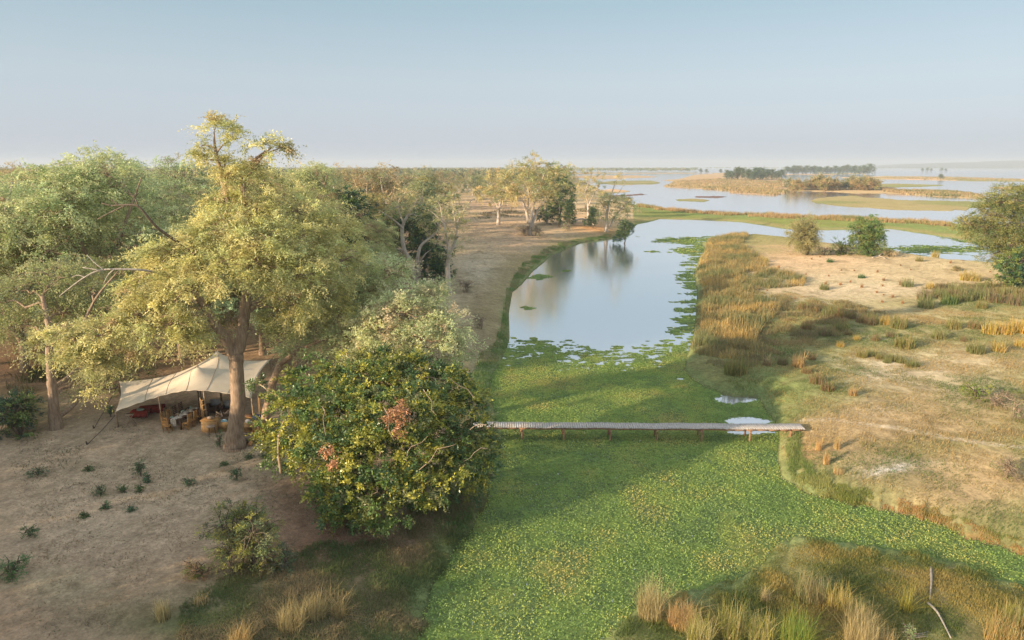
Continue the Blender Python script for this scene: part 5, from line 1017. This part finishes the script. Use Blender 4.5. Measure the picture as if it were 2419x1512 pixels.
# ------------------------------------------------------------------ furniture
def at_ground(px, py):
    p = G(px, py); return p
def ladder_chair(loc, rz, wood, seatm, label, group, name='ladder_back_chair'):
    t = empty(name, loc, rz, label=label, cat='chair', group=group)
    MB().box((0, 0, .45), (.44, .42, .04)).build('seat', seatm, t)
    for sx in (-1, 1):
        MB().tube([(sx*.19, .19, 0), (sx*.19, .19, .45)], .024, 6).build('leg', wood, t)
        MB().tube([(sx*.19, -.19, 0), (sx*.19, -.20, .5), (sx*.19, -.27, 1.12)], .024, 6).build('leg', wood, t)
    b = MB()
    for k in range(5):
        z = .58+k*.12; y = -.20-.07*(z-.5)/.62; b.box((0, y, z), (.38, .02, .06))
    b.build('backrest', wood, t)
    s = MB()
    for z in (.15, .27):
        for sx in (-1, 1): s.tube([(sx*.19, -.19, z), (sx*.19, .19, z)], .014, 5)
        s.tube([(-.19, .19, z), (.19, .19, z)], .014, 5); s.tube([(-.19, -.19, z+.04), (.19, -.19, z+.04)], .014, 5)
    s.build('stretcher', wood, t); return t
Tn = Qz(409, 990, TZ+.76); Tf = Qz(458, 962, TZ+.76)
tdir = (Tf-Tn)[:2]; TL = np.linalg.norm(tdir); tdir /= TL; trz = math.atan2(tdir[1], tdir[0])-math.pi/2
tc_ = (Tn+Tf)/2; tz_ = gz(tc_[0], tc_[1])
table = empty('dining_table', (tc_[0], tc_[1], tz_), trz, label='long dark wooden dining table laid for a meal under the tent', cat='table')
MB().box((0, 0, .74), (.95, TL, .05)).build('tabletop', M_chaird, table)
for sx in (-1, 1):
    for sy in (-1, 1): MB().box((sx*.4, sy*(TL/2-.15), .36), (.08, .08, .72)).build('leg', M_chaird, table)
def loc_of(lx, ly, lz=0):
    c, s = math.cos(trz), math.sin(trz); return (tc_[0]+c*lx-s*ly, tc_[1]+s*lx+c*ly, tz_+lz)
# runner cloth draping over the near end
rn = MB(); nx, ny = 8, 40; V = []
for j in range(ny):
    L_ = j/(ny-1)*(TL+.5)-TL/2-.5+.0
    for i in range(nx):
        u = i/(nx-1)-.5
        if L_ < -TL/2: y_, z_ = -TL/2-.03-.04*math.sin(u*12), .77+(L_+TL/2)
        else: y_, z_ = L_, .775+.008*math.sin(L_*9+u*5)
        V.append((u*.38, y_, z_))
idr = np.arange(nx*ny).reshape(ny, nx); fr_ = np.stack([idr[:-1, :-1], idr[:-1, 1:], idr[1:, 1:], idr[1:, :-1]], -1).reshape(-1, 4)
rn_o = np_mesh('table_runner', np.array(V), fr_, M_white, None, None, True); rn_o.location = (tc_[0], tc_[1], tz_); rn_o.rotation_euler = (0, 0, trz); tag(rn_o, 'off white table runner hanging over the near end of the dining table', 'cloth')
rj = random.Random(2)
for k in range(7):    # napkins set around the table
    sx = -1 if k % 2 else 1; ly = -TL/2+.3+(k//2)*.62
    m_ = MB(); m_.box((0, 0, .012), (.22, .2, .02), rz=.3); m_.box((.02, .0, .04), (.2, .06, .05), rz=.9)
    o = m_.build('napkin', [M_white, M_sage, M_white, M_drift][k % 4]); o.location = loc_of(sx*.31, ly, .775); o.rotation_euler = (0, 0, trz+rj.uniform(-.3, .3)); tag(o, ['folded off white napkin on the dining table', 'folded pale green napkin on the dining table', 'folded off white napkin on the dining table', 'folded brown napkin on the dining table'][k % 4], 'napkin', 'napkins on the dining table')
for k in range(5):
    m_ = MB(); m_.tube([(0, 0, 0), (0, 0, .1), (0, 0, .2)], [.035, .05, .02], 8); o = m_.build('carafe', M_sage if k % 2 else M_drift); o.location = loc_of(.05*(-1)**k, -TL/2+.5+k*.5, .785); tag(o, 'small pot standing in a line on the dining table runner', 'pot', 'pots on the dining table')
GC = 'ladder back chairs at the dining table'
ordn = ['nearest', 'second', 'third', 'fourth']
for k in range(4):
    ly = -TL/2+.25+k*.66
    ladder_chair(loc_of(-.72, ly), trz-math.pi/2, M_chair if k < 2 else M_chaird, M_chair, ordn[k]+' ladder back chair along the left side of the dining table', GC)
    ladder_chair(loc_of(.75, ly+.05), trz+math.pi/2, M_chair if k < 2 else M_chaird, M_chair, ordn[k]+' ladder back chair along the right side of the dining table', GC)
ladder_chair(loc_of(-.22, -TL/2-.35), trz, M_chair, M_chair, 'ladder back chair at the near head of the dining table, facing away', GC)
ladder_chair(loc_of(.1, TL/2+.5), trz+math.pi, M_chaird, M_chaird, 'dark ladder back chair at the far head of the dining table', GC)
# red draped daybeds
def daybed(px, py, rz, L_, label, pillow, lab2):
    p = at_ground(px, py); t = empty('daybed', p, rz, label=label, cat='bench', group='red draped benches')
    MB().box((0, 0, .42), (L_, .75, .05)).build('frame', M_pole, t)
    for sx in (-1, 1):
        for sy in (-1, 1): MB().tube([(sx*(L_/2-.25), sy*.34, 0), (sx*(L_/2-.05), sy*.30, .42)], .03, 6).build('leg', M_pole, t)
    m_ = MB(); n = 14; V = []
    for i in range(n):
        u = i/(n-1)-.5; xx = u*(L_+.1); dr = .0
        for j, (yy, zz) in enumerate([(-.42, .12+.05*math.sin(i*1.7)), (-.41, .44), (-.2, .49+.02*math.sin(i)), (.2, .5), (.41, .45), (.42, .15)]): V.append((xx, yy+.015*math.sin(i*2.3), zz))
    idd = np.arange(n*6).reshape(n, 6); fd = np.stack([idd[:-1, :-1], idd[:-1, 1:], idd[1:, 1:], idd[1:, :-1]], -1).reshape(-1, 4)
    o = np_mesh('red_throw', np.array(V), fd, M_red, None, None, True); o.location = p; o.rotation_euler = (0, 0, rz); tag(o, lab2, 'cloth', 'red throws'); s = o.modifiers.new('t', 'SOLIDIFY'); s.thickness = .02
    if pillow:
        m_.ball((0, 0, .56), (.28, .2, .1), 10, 6); q = m_.build('cushion', M_sage, None, True); q.location = p; q.rotation_euler = (0, 0, rz); tag(q, 'pale green cushion on the red throw', 'cushion')
daybed(334, 985, .08, 1.1, 'small bench under the red throw nearest the left tent pole', True, 'red throw over the small bench with the green cushion')
daybed(360, 975, .3, 1.5, 'longer bench under the red throw beside the dining chairs', False, 'red throw over the longer bench')
# folding luggage stand, left
p = at_ground(310, 1006); t = empty('folding_stand', p, .4, label='folding wooden trestle stand near the front left tent pole', cat='stand')
for y in (-.2, .2):
    for s in (-1, 1): MB().tube([(s*.3, y, 0), (-s*.22, y, .85)], .022, 6).build('leg', M_pole, t)
MB().box((0, 0, .84), (.5, .5, .03)).build('top', M_pole, t)
# cane counter with bowl, tripod table
p = at_ground(494, 1022); t = empty('cane_counter', p, -.05, label='square woven cane counter with a bowl on top in front of the tent', cat='counter')
MB().box((0, .3, .4), (1.0, .6, .8)).build('body', M_wicker, t); MB().box((0, .3, .825), (1.08, .68, .045)).build('top', M_chair, t)
m_ = MB(); m_.tube([(0, 0, 0), (0, 0, .04), (0, 0, .14)], [.08, .17, .22], 12); o = m_.build('bowl', M_drift, None, True); o.location = (p.x+.05, p.y+.3, p.z+.85); tag(o, 'shallow pale bowl on the cane counter', 'bowl')
p = at_ground(500, 1030); t = empty('tripod_table', p, .3, label='small round tray table on three thin dark legs before the cane counter', cat='table')
m_ = MB(); m_.tube([(0, 0, .66), (0, 0, .70)], .28, 16); m_.build('tray', M_drift, t); 
for k in range(3):
    a = k*2.09; MB().tube([(math.cos(a)*.27, math.sin(a)*.27, 0), (math.cos(a)*.2, math.sin(a)*.2, .66)], .018, 5).build('leg', M_metal, t)
# peg posts (bamboo hall stands)
for (px, py, lab) in [(481, 1003, 'bamboo peg post beside the dining table'), (617, 998, 'bamboo peg post at the right side of the tent')]:
    p = at_ground(px, py); t = empty('peg_post', p, 0, label=lab, cat='hall stand', group='bamboo peg posts')
    for k in range(3): MB().tube([(k*.07-.07, 0, 0), (k*.06-.07, 0, 1.95-k*.1)], .026, 6).build('pole', M_wicker, t)
    for (z, dx) in ((1.0, .3), (1.35, .26), (1.7, .24)): MB().tube([(0, 0, z), (dx, -.05, z+.13)], .02, 5).build('peg', M_wicker, t)
# cane sofa, left and right pieces, with cushions
def cane_sofa(px, py, rz, w_, lab):
    p = at_ground(px, py); t = empty('cane_sofa', p, rz, label=lab, cat='sofa', group='cane sofas in front of the lounge')
    MB().box((0, .35, .2), (w_, .75, .36)).build('base', M_wicker, t)
    MB().box((0, .02, .42), (w_, .09, .5)).build('backrest', M_wicker, t)
    for s in (-1, 1): MB().box((s*(w_/2+.045), .36, .32), (.085, .76, .62)).build('armrest', M_wicker, t)
    MB().ball((0, .4, .44), (w_*.46, .34, .09), 12, 6).build('seat_cushion', M_grey, t, True); return p
p = cane_sofa(530, 1020, .05, .9, 'cane sofa left of the great tree trunk'); m_ = MB(); m_.ball((0, 0, 0), (.26, .12, .2), 10, 6); o = m_.build('cushion', M_blue, None, True); o.location = (p.x-.05, p.y+.22, p.z+.62); tag(o, 'pale blue cushion on the cane sofa left of the trunk', 'cushion')
p = cane_sofa(582, 1022, -.05, .8, 'cane sofa right of the great tree trunk'); m_ = MB(); m_.ball((0, 0, 0), (.24, .13, .22), 10, 6); o = m_.build('cushion', M_grey, None, True); o.location = (p.x+.1, p.y+.2, p.z+.66); tag(o, 'pale grey cushion on the cane sofa right of the trunk', 'cushion')
# driftwood table in the lounge
p = at_ground(528, 1000); t = empty('driftwood_table', p, 0, label='knotty driftwood root table in the lounge under the tent', cat='table'); rng = np.random.default_rng(77); m_ = MB()
for k in range(16):
    a = rng.uniform(0, 6.28); m_.tube([(math.cos(a)*.55, math.sin(a)*.35, rng.uniform(0, .3)), (rng.normal(0, .1), rng.normal(0, .1), .45), (math.cos(a+2.4)*.5, math.sin(a+2.4)*.35, rng.uniform(.5, .95))], [.03, .07, .03], 6)
m_.build('root_base', M_drift, t, True)
MB().box((0, .1, .62), (.9, .6, .05)).build('tabletop', M_chaird, t)
# crate and navy cushions at the right under the canopy
p = at_ground(593, 1000); t = empty('wooden_crate', p, .05, label='honey coloured wooden chest in the shade right of the trunk', cat='chest'); MB().box((0, 0, .3), (.6, .45, .56)).build('body', M_chair, t); MB().box((0, 0, .605), (.66, .5, .05)).build('lid', M_chaird, t)
p = at_ground(609, 1004); t = empty('low_bench', p, .1, label='low wooden bench carrying a navy cushion right of the chest', cat='bench'); MB().box((0, 0, .3), (1.1, .5, .06)).build('seat', M_chair, t)
for sx in (-1, 1): MB().box((sx*.48, 0, .13), (.07, .44, .26)).build('leg', M_chair, t)
m_ = MB(); m_.ball((0, 0, .55), (.34, .16, .24), 10, 6); o = m_.build('cushion', M_navy, None, True); o.location = p; tag(o, 'dark navy cushion on the low bench', 'cushion')
# rust red mattresses
def mattress(px, py, lab, w_=1.15, dz=0):
    p = at_ground(px, py); m_ = MB(); m_.ball((0, .35, .14), (w_*.52, .42, .15), 16, 8); o = m_.build('floor_mattress', M_rust, None, True); o.location = p; tag(o, lab, 'mattress', 'rust red floor mattresses')
mattress(607, 1035, 'rear rust red floor mattress right of the trunk'); mattress(603, 1023-1+0, 'middle rust red floor mattress right of the trunk', 1.3); mattress(600, 1010, 'rolled rust red mattress deepest under the canopy', 1.0)
# shaded armchairs at the back of the tent
for (px, py, lab) in [(505, 975, 'dark armchair at the back left of the lounge'), (540, 978, 'dark armchair at the back right of the lounge')]:
    p = at_ground(px, py); t = empty('armchair', p, rj.uniform(-.3, .3), label=lab, cat='armchair', group='dark armchairs in the lounge')
    MB().box((0, 0, .25), (.7, .65, .3)).build('seat', M_chaird, t); MB().box((0, .33, .6), (.7, .1, .6)).build('backrest', M_grey, t)
    for s in (-1, 1): MB().box((s*.39, 0, .38), (.08, .65, .5)).build('armrest', M_chaird, t)
# log pile by the trunk
rng = np.random.default_rng(99)
p = at_ground(592, 1048); t = empty('log_pile', p, 0, label='heap of grey logs by the great trunk, one showing an orange cut end', cat='logs')
for k in range(5):
    y = rng.uniform(-.1, .3); z = .14+.16*(k//2); a = rng.uniform(-.25, .25)
    MB().tube([(-.75+rng.uniform(0, .2), y, z), (0, y+.05, z+.03), (.7+rng.uniform(-.2, .1), y+a, z)], [.13, .15, .12], 8).build('log', M_drift, t, True)
MB().tube([(.12, -.42, .13), (.05, .1, .13)], .13, 9).build('cut_log', M_orange, t, True)
# sticks lower right
log_obj('fallen_branch', [d8(1868, 215), d8(1870, 300), d8(1862, 400)], .06, 'straight bleached branch lying on the turf at lower right, the upper one', M_stick, .06, 'branch')
log_obj('fallen_branch', [d8(1850, 425), d8(1900, 480), d8(1945, 550), d8(1985, 640)], .06, 'bent bleached branch reaching the bottom edge below the straight one', M_stick, .06, 'branch')
for i in range(3): log_obj('thin_stick', [d8(1740, 600+i*12), d8(1800, 606+i*10), d8(1850, 592+i*13)], .02, 'thin curved stick of the bunch beside the small pale shrub', M_stick, .04, 'stick', 'thin sticks beside the pale shrub')
# dead branches standing out of the left wood
def snag(pts_px, Y, label, m, r=.16, kids=()):
    q = pl([(x, y, r*(1-.8*i/len(pts_px))) for i, (x, y) in enumerate(pts_px)], Y, [i*.2 for i in range(len(pts_px))])
    b = q[0]; g = gz(b[0], b[1]); full = [(b[0], b[1]+.4, g-.2, r*1.6), (b[0], b[1]+.2, (b[2]+g)/2, r*1.3)]+q
    mb = MB(); P = smooth_path(full, 5); mb.tube(P[:, :3], P[:, 3], 7)
    for l in kids:
        qq = smooth_path(pl([(x, y, r*.5*(1-.7*i/len(l))) for i, (x, y) in enumerate(l)], Y), 4); mb.tube(qq[:, :3], qq[:, 3], 5)
    o = mb.build('dead_tree', m, None, True, origin=(b[0], b[1], g)); o.location = (b[0], b[1], g); tag(o, label, 'dead tree'); return o
gt_ = [o for o in COL.objects if o.name == 'albida_tree'][0]
def bare(pts_px, Ys, r, m, kids, lab):
    q = [tuple(QY(x, y, Yv))+(r*(1-.75*i/len(pts_px)),) for i, ((x, y), Yv) in enumerate(zip(pts_px, Ys))]
    mb = MB(); P = smooth_path(q, 5); mb.tube(P[:, :3], P[:, 3], 7)
    for l in kids:
        qq = smooth_path([tuple(QY(x, y, Ys[-1]))+(r*.45*(1-.7*i/len(l)),) for i, (x, y) in enumerate(l)], 4); mb.tube(qq[:, :3], qq[:, 3], 5)
    o = mb.build('bare_limb', m, gt_, True, origin=gt_.location); o['label'] = lab
bare([(500, 640), (430, 580), (380, 545), (355, 520), (327, 488), (300, 484), (262, 486)], [YT, YT-2, YT-4, YT-5, YT-5.4, YT-5.5, YT-5.5], .10, M_dark, [[(295, 486), (265, 500), (230, 518)], [(327, 488), (320, 470)], [(262, 486), (240, 480)], [(280, 484), (262, 472)]], 'dark crooked dead limb')
bare([(500, 690), (420, 660), (350, 640), (285, 636), (235, 639), (200, 655), (165, 680), (140, 700)], [YT, YT-2, YT-4, YT-4.6, YT-4.8, YT-5, YT-5, YT-5], .07, M_stick, [[(245, 637), (225, 622), (205, 602)], [(235, 638), (195, 632)], [(200, 655), (185, 650), (170, 655)], [(270, 636), (255, 650), (245, 670)]], 'pale bare forked limb')
snag([(10, 560), (12, 500), (25, 450), (30, 430)], 60, 'thin pale bare tree at the far left edge', M_stick, .12, [[(15, 510), (35, 490), (60, 470)], [(20, 530), (45, 515)]])
# ------------------------------------------------------------------ haze
hz = MB(); hz.box((0, 4000, 40), (16000, 11000, 90)); M_h, ns, ls = mat('haze air')
pv = ns.new('ShaderNodeVolumePrincipled'); pv.inputs['Color'].default_value = (.80, .90, 1, 1); pv.inputs['Density'].default_value = .0002; pv.inputs['Anisotropy'].default_value = 0
oo = ns.new('ShaderNodeOutputMaterial'); ls.new(pv.outputs[0], oo.inputs['Volume'])
HZ = hz.build('haze', M_h); tag(HZ, 'thin pale haze over the river plain', 'haze', None, 'stuff')
